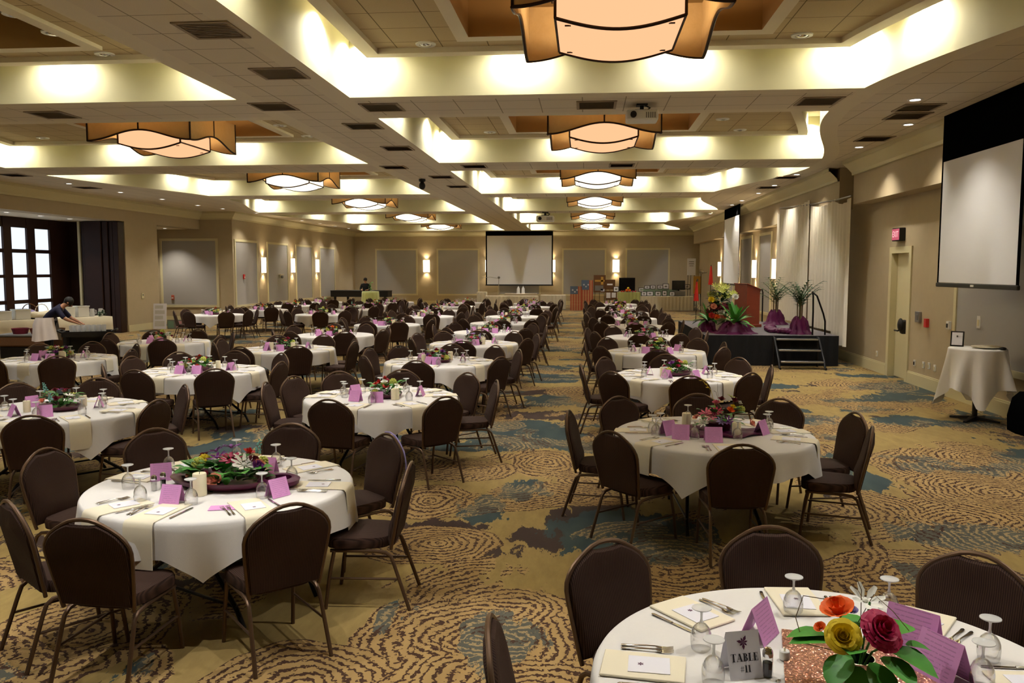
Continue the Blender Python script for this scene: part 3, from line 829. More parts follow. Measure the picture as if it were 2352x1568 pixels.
# ------------------------------------------------------------------ tables and cloths
TR = .85; TZ = .76
def table_meshes():
    tp = MB().lathe([(.02, .70), (.82, .70), (.84, .71), (.845, .73), (.84, .745), (.02, .745)], 40)
    D = {'top': tp.mesh('table_top', M['wood'])}
    D['legs'] = []
    for sx in (-1, 1):
        for sy in (-1, 1):
            pts = [(sx * .18, sy * .06, .70), (sx * .2, sy * .1, .5), (sx * .26, sy * .25, .28), (sx * .3, sy * .5, .1), (sx * .3, sy * .56, 0)]
            mb = MB().tube(pts, .016, 8)
            D['legs'].append(mb.mesh('table_leg', M['blackmetal']))
    D['brace'] = MB().tube([(-.3, .0, .69), (-.2, .0, .5), (.2, .0, .5), (.3, 0, .69)], .012, 6).tube([(-.3, -.5, .12), (-.3, .5, .12)], .01, 6).tube([(.3, -.5, .12), (.3, .5, .12)], .01, 6).mesh('table_brace', M['blackmetal'])
    return D
TM = table_meshes()
def cloth_mesh(seed, n=144):
    r = random.Random(seed)
    k1, k2, p1, p2 = r.choice((7, 9, 10)), r.choice((15, 17, 19)), r.uniform(0, 6), r.uniform(0, 6)
    rings = [[(R_ * cos(2 * PI * i / n), R_ * sin(2 * PI * i / n), z) for i in range(n)] for R_, z in ((.3, TZ - .001), (.8, TZ - .001), (.845, TZ - .002), (.858, TZ - .008), (.866, TZ - .022))]
    m = 7
    for j in range(1, m + 1):
        t = j / m; ring = []
        for i in range(n):
            th = 2 * PI * i / n
            dq = abs(((th + PI / 4) % (PI / 2)) - PI / 4)          # angle from the nearest hanging point
            corner = max(0, 1 - dq / rad(15)) ** 1.3
            drop = .225 + .15 * corner + .012 * sin(3 * th + p1)
            fold = (.016 + .02 * corner) * sin(k1 * th + p1) + .012 * sin(k2 * th + p2)
            R_ = .868 + t * (.012 + fold + .03 * corner) - .02 * t * t * corner
            ring.append((R_ * cos(th), R_ * sin(th), TZ - .022 - t * (drop - .02)))
        rings.append(ring)
    return MB().loops(rings, cap0=True)
CLOTHS = [cloth_mesh(s).mesh('cloth', M['cloth'], angle=80) for s in range(6)]

# ------------------------------------------------------------------ table-top things
def goblet_mb(n):
    foot = MB().lathe([(.0005, .163), (.030, .162), (.037, .160), (.0375, .157), (.030, .153), (.008, .147), (.0048, .138), (.0045, .115), (.007, .103)], n, cap0=False, cap1=False)
    bowl = MB().lathe([(.007, .103), (.018, .096), (.030, .083), (.038, .064), (.041, .044), (.040, .022), (.0365, .0), (.035, .0), (.0385, .022), (.0395, .044), (.0365, .063), (.0285, .081), (.016, .094), (.001, .099)], n, cap0=False, cap1=False)
    return foot, bowl
gf, gb = goblet_mb(20); GF = gf.mesh('goblet_foot', M['foot']); GB = gb.mesh('goblet_bowl', M['glass'])
gf, gb = goblet_mb(9); mb = MB(); mb.merge(gb); mb.k = 1; mb.merge(gf); GFAR = mb.mesh('goblet_far', [M['glass'], M['foot']])
NG = [0]
def goblet(x, y, label, near):
    if NG[0] >= 300: return
    NG[0] += 1
    g = 'upturned goblets on the tables'
    if near:
        t = thing('goblet', label, 'glass', (x, y, TZ), 0, g)
        for nm, me in (('foot', GF), ('bowl', GB)):
            o = bpy.data.objects.new(nm, me); C.objects.link(o); o.parent = t
    else:
        o = bpy.data.objects.new('goblet', GFAR); C.objects.link(o); o.location = (x, y, TZ); tag(o, label, 'glass', g)
def tent_mb(w=.135, h=.115, b=.045):
    t = .002; mb = MB()
    for s in (-1, 1):
        mb.add([(-w / 2, s * b, 0), (w / 2, s * b, 0), (w / 2, 0, h), (-w / 2, 0, h), (-w / 2, s * (b - t), 0), (w / 2, s * (b - t), 0), (w / 2, 0, h - t), (-w / 2, 0, h - t)],
               [(0, 1, 2, 3), (4, 7, 6, 5), (0, 4, 5, 1), (0, 3, 7, 4), (1, 5, 6, 2)])
    return mb
TENT = tent_mb().mesh('tent_card', M['orchid'], False)
def tent(x, y, rz, label, s=1.0):
    o = bpy.data.objects.new('tent_card', TENT); C.objects.link(o); o.location = (x, y, TZ + .001); o.rotation_euler = (0, 0, rz); o.scale = (s, s, s)
    return tag(o, label, 'card', 'orchid tent cards')
CB = MB().lathe([(.0385, 0), (.04, .004), (.04, .128), (.037, .133), (.03, .131), (.004, .127)], 22).mesh('candle_body', M['wax'])
CW = MB().tube([(0, 0, .126), (.001, 0, .138), (.003, 0, .146)], .0015, 5).mesh('candle_wick', M['wick'])
def candle(x, y, label, s=1.0):
    t = thing('pillar_candle', label, 'candle', (x, y, TZ + .001), 0, 'ivory pillar candles'); t.scale = (s, s, s)
    for nm, me in (('wax', CB), ('wick', CW)):
        o = bpy.data.objects.new(nm, me); C.objects.link(o); o.parent = t
# napkin, laid radially, its outer end hanging over the table edge (local: +x outward from the table centre)
def napkin_mb(hang=.22, r0=.5):
    w = .095; mb = MB(); ro = TR + .03
    prof = [(r0, .0045), (r0 + .1, .006), (.80, .006), (.86, .003), (ro - .008, -.012), (ro, -.035), (ro + .004, -.12), (ro + .008, -hang)]
    top = [[(x, s * w, z) for s in (-1, -.33, .33, 1)] for x, z in prof]
    th = .0045
    bot = [[(x - (th if i > 4 else 0), s * w, z - (th if i <= 4 else 0)) for s in (-1, -.33, .33, 1)] for i, (x, z) in enumerate(prof)]
    rings = [t + b[::-1] for t, b in zip(top, bot)]
    return mb.loops(rings, cap0=True, cap1=True)
NAP = [napkin_mb(h, r).mesh('napkin_cloth', M['napkin'], angle=60) for h, r in ((.24, .5), (.2, .52), (.27, .48))]
NAPFLAT = MB().box(-.15, .15, -.1, .1, 0, .009, .003).mesh('napkin_flat', M['napkin'])
def emblem_mb():   # the small printed bloom on the menu cards
    mb = MB()
    for i in range(6):
        a = PI * i / 3
        mb.add([(0, 0, 0), (.008 * cos(a - .4), .008 * sin(a - .4), 0), (.013 * cos(a), .013 * sin(a), 0), (.008 * cos(a + .4), .008 * sin(a + .4), 0)], [(0, 1, 2, 3)])
    return mb
MENU = MB().box(-.062, .062, -.075, .075, 0, .0015).mesh('menu_card', M['paper'], False)
EMB = emblem_mb().mesh('menu_emblem', M['plumink'], False)
def knife_mb():
    mb = MB().loops([[(x, w * cos(a), .002 + h * (1 + sin(a))) for a in [2 * PI * i / 8 for i in range(8)]] for x, w, h in ((-.115, .004, .002), (-.108, .008, .003), (-.05, .0065, .003), (-.012, .005, .003), (-.004, .008, .003))], cap0=True, cap1=True)
    bl = MB().loops([[(x, -w0, .002), (x, w1, .002), (x, w1, .0035), (x, -w0, .0035)] for x, w0, w1 in ((-.006, .005, .006), (.03, .006, .009), (.08, .007, .0085), (.11, .005, .006), (.118, -.0005, .002))], cap0=True, cap1=True)
    return mb, bl
kh, kb = knife_mb(); KH = kh.mesh('knife_handle', M['steel']); KB = kb.mesh('knife_blade', M['steel'])
def fork_mb():
    hd = MB().loops([[(x, w * cos(a), z + .0022 * (1 + sin(a))) for a in [2 * PI * i / 8 for i in range(8)]] for x, w, z in ((-.1, .003, .001), (-.095, .008, .001), (-.05, .005, .003), (.0, .003, .006), (.03, .004, .006), (.04, .011, .003), (.055, .0125, .001))], cap0=True, cap1=True)
    ti = MB()
    for k_ in range(4):
        y = -.0102 + k_ * .0068
        ti.loops([[(x, y - w, z), (x, y + w, z), (x, y + w, z + .002), (x, y - w, z + .002)] for x, w, z in ((.052, .0023, .001), (.075, .002, .001), (.098, .0009, .006))], cap0=True, cap1=True)
    return hd, ti
fh, ft_ = fork_mb(); FH = fh.mesh('fork_handle', M['steel']); FT = ft_.mesh('fork_tines', M['steel'])
def cutlery(kind, x, y, rz, label):
    t = thing(kind, label, kind, (x, y, TZ + .001), rz, 'polished %ss at the place settings' % kind)
    for nm, me in ((('handle', KH), ('blade', KB)) if kind == 'knife' else (('handle', FH), ('tines', FT))):
        o = bpy.data.objects.new(nm, me); C.objects.link(o); o.parent = t
def shaker(x, y, label, pepper=False):
    t = thing('pepper_shaker' if pepper else 'salt_shaker', label, 'shaker', (x, y, TZ + .001))
    MB().lathe([(.019, 0), (.021, .004), (.019, .07), (.017, .074)], 8).build('jar', M['glass'], t)
    MB().lathe([(.0165, .002), (.0175, .05), (.002, .052)], 8).build('pepper' if pepper else 'salt', M['wick'] if pepper else M['white'], t)
    MB().lathe([(.0185, .072), (.0195, .078), (.018, .092), (.011, .102), (.003, .104)], 14).build('cap', M['chrome'], t)

# ------------------------------------------------------------------ flowers
def rose_mb(r, rng, layers=4, fine=False):
    mb = MB()
    for L_ in range(layers):
        n = 4 + L_; rr = r * (.25 + .75 * L_ / (layers - 1)); up = r * (1.0 - .55 * L_ / (layers - 1))
        for i in range(n):
            a = 2 * PI * i / n + rng.uniform(-.2, .2) + L_ * .5; w = 1.25 * PI / n
            grid = []
            vs_ = (0, .25, .5, .75, .92, 1) if fine else (0, .5, 1)
            for v in vs_:
                row = []
                for u in ((-1, -.66, -.33, 0, .33, .66, 1) if fine else (-1, 0, 1)):
                    q = a + u * w * ((.55 + .6 * sin(v * PI * .62)) if fine else (.6 + .5 * v if v < 1 else .75))
                    R_ = rr * (.25 + .75 * v) * (1 - .06 * abs(u)) + (.12 * r if v == 1 and L_ > 1 else 0)
                    z = up * v * (1 - .12 * abs(u) ** (2 if fine else 1)) + (.03 * r * sin(9 * u + L_) * v if fine else 0) - .25 * r * (1 - v) + (0 if v < 1 else -.1 * r * (L_ > 2))
                    row.append((R_ * cos(q), R_ * sin(q), z))
                grid.append(row)
            mb.loops(grid, closed=False)
    mb.ball((0, 0, .1 * r), r * .38, 8, 5)
    return mb
def daisy_mb(r, rng, n=9, cup=.25):
    mb = MB()
    for i in range(n):
        a = 2 * PI * i / n + rng.uniform(-.1, .1); w = .8 * PI / n
        pts = [(.12 * r, 0, 0), (.6 * r, w, cup * r * .6), (r, w * .35, cup * r), (r * 1.04, 0, cup * r), (r, -w * .35, cup * r), (.6 * r, -w, cup * r * .6)]
        mb.add([(R_ * cos(a + t), R_ * sin(a + t), z) for R_, t, z in pts], [(0, 1, 2, 3), (0, 3, 4, 5)])
    mb.ball((0, 0, .06 * r), r * .2, 7, 5, 1, 1, .7)
    return mb
def puff_mb(r, rng):
    mb = MB()
    for i in range(26):
        t = math.acos(1 - 1.7 * (i + .5) / 26); p = i * 2.4
        mb.ball((r * .75 * sin(t) * cos(p), r * .75 * sin(t) * sin(p), r * .75 * cos(t)), r * .3, 5, 4)
    return mb
def spike_mb(h, rng, c=14):
    mb = MB()
    for i in range(c):
        t = i / c; a = i * 2.4
        mb.ball((.018 * (1 - .6 * t) * cos(a), .018 * (1 - .6 * t) * sin(a), h * (.35 + .65 * t)), .011 * (1.1 - .6 * t), 5, 4)
    return mb
def leaf_into(mb, p, d, l, w, droop=.25, up=Vector((0, 0, 1)), n=4):
    d = Vector(d).normalized(); s = d.cross(up)
    if s.length < 1e-4: s = Vector((1, 0, 0))
    s.normalize(); nr = s.cross(d).normalized(); rows = []
    for i in range(n + 1):
        t = i / n; ww = w * (sin(PI * min(1, t * .92 + .04)) ** .75) * (1 if t < 1 else .02)
        c = Vector(p) + d * (l * t) - Vector((0, 0, 1)) * (droop * l * t * t)
        rows.append([tuple(c - s * ww + nr * (.22 * ww)), tuple(c), tuple(c + s * ww + nr * (.22 * ww))])
    mb.loops(rows, closed=False)
    return mb
def foliage_mb(rng, n, rad_, h, l, w):
    mb = MB()
    for i in range(n):
        a = rng.uniform(0, 2 * PI); r0 = rad_ * rng.uniform(.1, .8); z = h * rng.uniform(.15, 1)
        leaf_into(mb, (r0 * cos(a), r0 * sin(a), z), (cos(a), sin(a), rng.uniform(.0, .9)), l * rng.uniform(.7, 1.2), w * rng.uniform(.7, 1.2), rng.uniform(.1, .5))
    return mb
def blooms_spec(rng, pal, n, R_, h):
    out = []
    for i in range(n):
        a = i * 2.4 + rng.uniform(-.4, .4); rr = R_ * math.sqrt((i + .6) / n) * .95
        z = h * (1.05 - .75 * (rr / R_) ** 1.5) + rng.uniform(-.02, .03)
        k_, c = pal[i % len(pal)]
        out.append((k_, c, rr * cos(a), rr * sin(a), max(.05, z), rng.uniform(.03, .046), a, rr / R_))
    return out
PALS = [
 [('rose', 'magenta'), ('daisy', 'yellow'), ('rose', 'coral'), ('daisy', 'whitepetal'), ('rose', 'purple'), ('puff', 'limeflower'), ('rose', 'burgundy')],
 [('daisy', 'purple'), ('rose', 'burgundy'), ('daisy', 'magenta'), ('rose', 'coral'), ('daisy', 'whitepetal'), ('rose', 'pink'), ('spike', 'teal'), ('daisy', 'limeflower')],
 [('rose', 'red'), ('rose', 'whitepetal'), ('puff', 'limeflower'), ('rose', 'red'), ('daisy', 'yellow'), ('rose', 'pink')],
 [('rose', 'orange'), ('rose', 'yellow'), ('rose', 'burgundy'), ('daisy', 'whitepetal'), ('rose', 'orange'), ('puff', 'limeflower')],
 [('rose', 'pink'), ('daisy', 'lavender'), ('rose', 'whitepetal'), ('spike', 'lavender'), ('rose', 'magenta'), ('daisy', 'yellow')],
 [('puff', 'limeflower'), ('rose', 'magenta'), ('daisy', 'limeflower'), ('rose', 'coral'), ('puff', 'whitepetal'), ('daisy', 'burgundy')]]
def bloom_mb(k_, r, rng):
    if k_ == 'rose': return rose_mb(r, rng, 3)
    if k_ == 'daisy': return daisy_mb(r * 1.25, rng)
    if k_ == 'puff': return puff_mb(r * 1.15, rng)
    return spike_mb(.15, rng)
COLNAME = dict(magenta='magenta', yellow='yellow', coral='coral', whitepetal='white', purple='purple', limeflower='lime green', burgundy='burgundy', pink='pink', teal='pale teal', red='red', orange='orange', lavender='lavender')
def arrangement(seed, n=11, R_=.2, h=.19, parts=True, leaves=46, leafsize=(.1, .034)):
    """-> list of (part name, mesh, label)"""
    rng = random.Random(seed); pal = PALS[seed % len(PALS)]
    out = []
    dish = MB().lathe([(.02, .0), (.2, .0), (.235, .02), (.25, .045), (.235, .045), (.2, .018), (.02, .014)], 32)
    dish.xf(Matrix.Diagonal((1.0, .72, 1, 1)))
    fol = foliage_mb(rng, leaves, R_, h * .8, *leafsize)
    for i in range(10):
        a = rng.uniform(0, 2 * PI); fol.tube([(0, 0, .02), (R_ * .5 * cos(a), R_ * .5 * sin(a), h * .6)], .003, 4)
    bl = blooms_spec(rng, pal, n, R_, h)
    if parts:
        out.append(('dish', dish.mesh('dish', M['plumdark']), 'dark plum oval dish'))
        out.append(('foliage', fol.mesh('foliage', M['green']), None))
    else:
        allm = MB(); allm.k = 0; allm.merge(dish); allm.k = 1; allm.merge(fol); mats = [M['plumdark'], M['green']]
    for k_, c, x, y, z, r, a, tt in bl:
        b = bloom_mb(k_, r, rng)
        T = Matrix.Translation((x, y, z)) @ Matrix.Rotation(a, 4, 'Z') @ Matrix.Rotation(tt * rng.uniform(.3, .8) if k_ != 'spike' else .25, 4, 'Y')
        b.xf(T)
        if parts: out.append(('bloom', b.mesh('bloom', M[c]), '%s bloom' % COLNAME[c]))
        else:
            if M[c] not in mats: mats.append(M[c])
            allm.k = mats.index(M[c]); allm.merge(b)
    if not parts: return allm.mesh('flower_arrangement_far', mats)
    return out
ARR_NEAR = [arrangement(s, 15) for s in range(6)]
ARR_FAR = [arrangement(s, 10, leaves=22, leafsize=(.1, .04), parts=False) for s in range(6)]
FLOWERWORDS = ['magenta, yellow and white', 'purple, burgundy and coral', 'red and white', 'orange and yellow', 'pink and lavender', 'lime green and magenta']
def flowers(x, y, seed, rz, tref, near, s=1.0):
    lab = '%s centrepiece, %s' % (FLOWERWORDS[seed % 6], tref)
    if near:
        t = thing('flower_arrangement', lab, 'flowers', (x, y, TZ + .003), rz, 'flower centrepieces'); t.scale = (s, s, s)
        for nm, me, lb in ARR_NEAR[seed % 6]:
            o = bpy.data.objects.new(nm, me); C.objects.link(o); o.parent = t
            if lb: o['label'] = lb
    else:
        o = bpy.data.objects.new('flower_arrangement', ARR_FAR[seed % 6]); C.objects.link(o); o.location = (x, y, TZ + .003); o.rotation_euler = (0, 0, rz); o.scale = (s, s, s)
        tag(o, lab, 'flowers', 'flower centrepieces')

# ------------------------------------------------------------------ layout
ORD = ['first', 'second', 'third', 'fourth', 'fifth', 'sixth', 'seventh', 'eighth', 'ninth', 'tenth']
COLREF = {'R': 'stage-side column', 'C': 'aisle-side column', 'D': 'middle column', 'E': 'window-side column', 'F': 'panel-wall column'}
TAB = {
 'R': [(.9, 2.9), (1.14, 7.36), (1.27, 11.4), (1.24, 14.7), (1.3, 17.9), (1.22, 21.4), (1.25, 24.8), (1.27, 28.2), (1.3, 31.7), (1.3, 35.2)],
 'C': [(-2.43, 5.28), (-2.3, 9.15), (-2.28, 12.8), (-2.17, 16.0), (-2.2, 19.0), (-2.25, 22.3), (-2.2, 25.5), (-2.2, 28.8), (-2.2, 32.1), (-2.2, 35.4)],
 'D': [(-5.42, 8.0), (-5.47, 11.35), (-5.42, 14.6), (-5.55, 17.9), (-5.2, 21.4), (-4.9, 25.3), (-5.2, 28.9), (-5.2, 32.4), (-5.2, 35.9)],
 'E': [(-8.55, 12.7), (-8.4, 15.85), (-8.5, 26.2), (-8.5, 29.6), (-8.5, 33.0), (-8.5, 36.4)],
 'F': [(-11.84, 25.7), (-11.6, 29.0), (-11.66, 32.4), (-11.66, 36.2)]}
# directions (degrees, from table centre) of the chairs; 1.28 m is where the back stands
ANG = {('C', 0): [-97, -50, 2, 48, 90, 134, 170, -125], ('R', 0): [131, 88, 46, 178],
 ('R', 1): [-90, -138, 176, 130, 90, 50, 10, -22], ('R', 2): [-91, -134, -172, 142, 93, 42, -3, -50],
 ('R', 3): [-94, -140, 180, 130, 84, 48, 10, -36], ('C', 1): [-100, -48, 14, 50, 92, 128, 158, -178],
 ('C', 2): [-93, -36, 18, 55, 90, 132, 160, -143], ('C', 3): [-92, -30, 20, 58, 95, 128, 160, -150],
 ('D', 0): [-64, -14, 40, 104, 143, -116, 178], ('D', 1): [-58, -103, 168, -145, 130, 92, 50, -10],
 ('E', 0): [-58, -98, 136, 100, 50, 0, -160], ('E', 1): [-65, -10, 33, 128, 86, 172, -112]}
OCT = ['right', 'far right', 'far', 'far left', 'left', 'near left', 'near', 'near right']
def dirnames(angs):
    """eight distinct names for the directions, assigned in turn order to the nearest octants"""
    res = {}; used = set()
    for a in angs:
        best = sorted(range(8), key=lambda k_: abs((a - 45 * k_ + 180) % 360 - 180))
        for k_ in best:
            if k_ not in used: used.add(k_); res[a] = OCT[k_]; break
    return res
ITEMS = {}
def place_table(col, i):
    x, y = TAB[col][i]
    tref = '%s table of the %s' % ('nearest' if i == 0 else ORD[i], COLREF[col])
    near = y < 20; close = y < 9.5
    r = random.Random(ord(col) * 31 + i)
    t = thing('round_table', 'round folding banquet table under the white cloth, %s' % tref, 'table', (x, y, 0), r.uniform(0, PI), 'round banquet tables')
    o = bpy.data.objects.new('tabletop', TM['top']); C.objects.link(o); o.parent = t
    if y < 24:
        for me in TM['legs']:
            o = bpy.data.objects.new('leg', me); C.objects.link(o); o.parent = t
        o = bpy.data.objects.new('brace', TM['brace']); C.objects.link(o); o.parent = t
    cl = bpy.data.objects.new('tablecloth', CLOTHS[(i * 2 + ord(col)) % 6]); C.objects.link(cl); cl.location = (x, y, 0); 
    tag(cl, 'white cloth draped over the %s' % tref, 'tablecloth', 'white round tablecloths')
    angs = ANG.get((col, i))
    if angs is None:
        a0 = r.choice((0, 10, 22, -12)); angs = [((a0 + 45 * k_ + r.uniform(-6, 6)) + 180) % 360 - 180 for k_ in range(8)]
        if y > 27: angs = [a for a in angs if not (60 < a < 110)][:7]
    gaps = sorted(angs); gaps = [(g1 - g0, (g0 + g1) / 2) for g0, g1 in zip(gaps, gaps[1:] + [gaps[0] + 360])]
    cl.rotation_euler = (0, 0, rad(min(gaps, key=lambda g: abs(g[0] - 48) + abs((g[1] + 60 + 180) % 360 - 180) * .2)[1]))   # the cloth's points hang between the chairs
    dn = dirnames(angs)
    for a in angs:
        rr = 1.28 + r.uniform(-.05, .06) + (.0 if near else .02) - .30
        if (col, i, a) in (('C', 0, 134), ('C', 0, 170)): rr += .14
        px, py = x + rr * cos(rad(a)), y + rr * sin(rad(a))
        chair(px, py, rad(a) + PI / 2 + r.uniform(-.1, .1), 'brown crown-back chair at the %s of the %s' % (dn[a], tref), near)
    # the table top
    full = [45 * k_ for k_ in range(8)] if len(angs) < 8 else angs
    if col == 'R' and i == 0: full = [131, 88, 46, 178, 0, -45, -90, -135]
    dn2 = dirnames(full)
    sp = ITEMS.get((col, i))
    for a in full:
        if y > 30 and r.random() < .4: continue
        ca, sa = cos(rad(a)), sin(rad(a)); tx, ty = sa, -ca      # towards the seated guest's right... tangential
        lab = '%s of the %s' % (dn2[a], tref)
        vis = not (col == 'R' and i == 0 and a in (-45, -90, -135))
        if not sp:
            g = r.uniform(.4, .5); q = r.uniform(.06, .14)
            goblet(x + g * ca - q * tx, y + g * sa - q * ty, 'upturned goblet at the ' + lab, y < 17)
        if vis and y < 17.5:
            flat = col == 'R' and i == 0
            if flat:
                o = bpy.data.objects.new('napkin', NAPFLAT); C.objects.link(o); o.location = (x + .68 * ca, y + .68 * sa, TZ + .001); o.rotation_euler = (0, 0, rad(a) + r.uniform(-.25, .25))
            else:
                o = bpy.data.objects.new('napkin', NAP[r.randrange(3)]); C.objects.link(o); o.location = (x, y, TZ); o.rotation_euler = (0, 0, rad(a) + r.uniform(-.03, .03))
            tag(o, 'folded cream napkin at the ' + lab, 'napkin', 'folded cream napkins')
            mc = thing('menu_card', 'white menu card at the ' + lab, 'card', (x + .66 * ca, y + .66 * sa, TZ + (.0112 if flat else .0075)), rad(a) - PI / 2 + r.uniform(-.15, .15), 'white menu cards')
            for nm, me, dz in (('card', MENU, 0), ('emblem', EMB, .0018)):
                q = bpy.data.objects.new(nm, me); C.objects.link(q); q.parent = mc; q.location = (0, .03 if dz else 0, dz)
        if vis and y < 12.9:
            off = .135
            cutlery('knife', x + .66 * ca - off * tx, y + .66 * sa - off * ty, rad(a) + PI + r.uniform(-.06, .06), 'polished knife at the ' + lab)
            for k_, nm in ((0, 'inner'), (1, 'outer')):
                cutlery('fork', x + .66 * ca + (off + .028 * k_) * tx, y + .66 * sa + (off + .028 * k_) * ty, rad(a) + PI + r.uniform(-.08, .08), '%s fork at the %s' % (nm, lab))
    if sp: sp(x, y, tref); return
    # centrepiece, candles, tent cards
    seed = r.randrange(6); fx, fy = x + r.uniform(-.05, .05), y + r.uniform(-.05, .05)
    flowers(fx, fy, seed, r.uniform(0, 6.28), tref, y < 13, 1.0)
    base = r.uniform(0, 360)
    fr = [-75, -110, 165, 20] if y < 22 else [-90, 170, 10]
    dn3 = dirnames([((f + 180) % 360) - 180 for f in fr])
    for f in fr:
        a = f + r.uniform(-14, 14); d = r.uniform(.36, .44)
        ff = ((f + 180) % 360) - 180
        tent(x + d * cos(rad(a)), y + d * sin(rad(a)), rad(a) + PI / 2 + r.uniform(-.4, .4), 'orchid tent card at the %s of the %s' % (dn3[ff], tref))
    for k_ in range(2 if y < 26 else 1):
        a = rad(r.choice((-40, 215)) + 100 * k_)
        candle(x + .27 * cos(a), y + .27 * sin(a), 'ivory pillar candle %s the %s' % (('on', 'behind the flowers on')[k_], tref), r.uniform(.85, 1.05))
# ------------------------------------------------------------------ the three nearest tables, item by item
def items_c0(x, y, tref):
    for k_, (gx, gy) in enumerate([(-3.0, 5.12), (-2.76, 4.84), (-2.98, 5.62), (-2.62, 5.96), (-2.26, 5.82), (-1.99, 5.4), (-2.03, 4.98), (-2.41, 4.80)]):
        w = ['left', 'near left', 'far left', 'far side', 'far right', 'right', 'near right', 'near side'][k_]
        goblet(gx, gy, 'upturned goblet at the %s of the %s' % (w, tref), True)
    for k_, (cx_, cy_, a, w) in enumerate([(-2.90, 5.36, .45, 'far left'), (-2.54, 4.82, -.1, 'near left'), (-2.24, 5.6, -.1, 'far right'), (-1.95, 5.03, 1.0, 'right')]):
        tent(cx_, cy_, a, 'orchid tent card at the %s of the flowers, %s' % (w, tref), 1.0)
    o = MB().box(-.09, .09, -.05, .05, 0, .003).build('fallen_card', M['orchid'], None, (-2.17, 4.74, TZ + .001), .25, smooth=False)
    tag(o, 'orchid card lying flat at the near edge, %s' % tref, 'card', 'orchid tent cards')
    candle(-2.45, 5.0, 'ivory pillar candle in front of the flowers, %s' % tref, 1.08)
    candle(-2.24, 5.5, 'ivory pillar candle behind the flowers, %s' % tref, 1.05)
    shaker(-2.80, 5.08, 'glass salt shaker with chrome cap, %s' % tref)
    shaker(-2.78, 5.16, 'glass pepper shaker behind the salt, %s' % tref, True)
    t = thing('flower_arrangement', 'purple, white and coral flowers in a plum dish, %s' % tref, 'flowers', (x + .02, y - .03, TZ + .002), -.15, 'flower centrepieces')
    rng = random.Random(5)
    MB().lathe([(.02, 0), (.26, 0), (.34, .03), (.37, .06), (.35, .06), (.26, .02), (.02, .014)], 40).xf(Matrix.Diagonal((1.0, .62, 1, 1))).build('dish', M['plumdark'], t)
    f = foliage_mb(rng, 90, .3, .15, .11, .042); f.xf(Matrix.Diagonal((1.15, .75, 1, 1))); f.build('foliage', M['green'], t)
    f = MB()
    for px, py, a in ((-.27, .02, 2.6), (-.25, .1, 2.2), (.2, -.1, -.6), (.22, -.02, -.1), (.28, .0, .4), (.12, -.12, -1.2), (-.1, -.1, -2.2)):
        leaf_into(f, (px * .85, py, .1), (cos(a), sin(a), .7), .15, .062, .35)
    f.build('large_leaf', M['grass'], t)
    spec = [('daisy', 'purple', -.12, .12, .2, .05), ('daisy', 'purple', -.03, .16, .22, .05), ('daisy', 'purple', -.07, .05, .17, .045), ('daisy', 'magenta', .04, .04, .16, .05), ('daisy', 'magenta', .0, .1, .17, .042),
      ('daisy', 'whitepetal', .15, .02, .14, .055), ('daisy', 'whitepetal', .1, .1, .16, .045), ('rose', 'red', .1, .16, .19, .03), ('rose', 'coral', .04, -.15, .07, .036), ('rose', 'coral', -.17, -.08, .09, .036), ('rose', 'coral', .24, .06, .13, .033),
      ('rose', 'burgundy', -.05, -.14, .08, .034), ('rose', 'burgundy', .19, .08, .15, .034), ('rose', 'purple', .25, .02, .13, .034), ('puff', 'limeflower', -.2, .03, .12, .035), ('puff', 'yellow', -.19, .08, .14, .03), ('rose', 'burgundy', -.22, .12, .15, .03), ('rose', 'red', .0, -.06, .12, .024), ('puff', 'limeflower', .22, .13, .14, .028)]
    for k_, c, px, py, pz, r in spec:
        b = bloom_mb(k_, r * 1.3, rng); b.xf(Matrix.Translation((px, py, pz)) @ Matrix.Rotation(.35 - py * 3, 4, 'X') @ Matrix.Rotation(px * 3, 4, 'Y'))
        b.build('bloom', M[c], t)['label'] = '%s bloom' % COLNAME[c]
    b = spike_mb(.16, rng); b.xf(Matrix.Translation((.15, .16, .14)) @ Matrix.Rotation(-.5, 4, 'X')); b.build('bloom', M['teal'], t)['label'] = 'pale teal flower spike'
    ring = MB().lathe([(.13, 0), (.14, .03), (.11, .045), (.085, .04), (.08, .0)], 24); ring.build('ribbon_loop', M['plum'], t, (.38, .06, .02))
ITEMS[('C', 0)] = items_c0
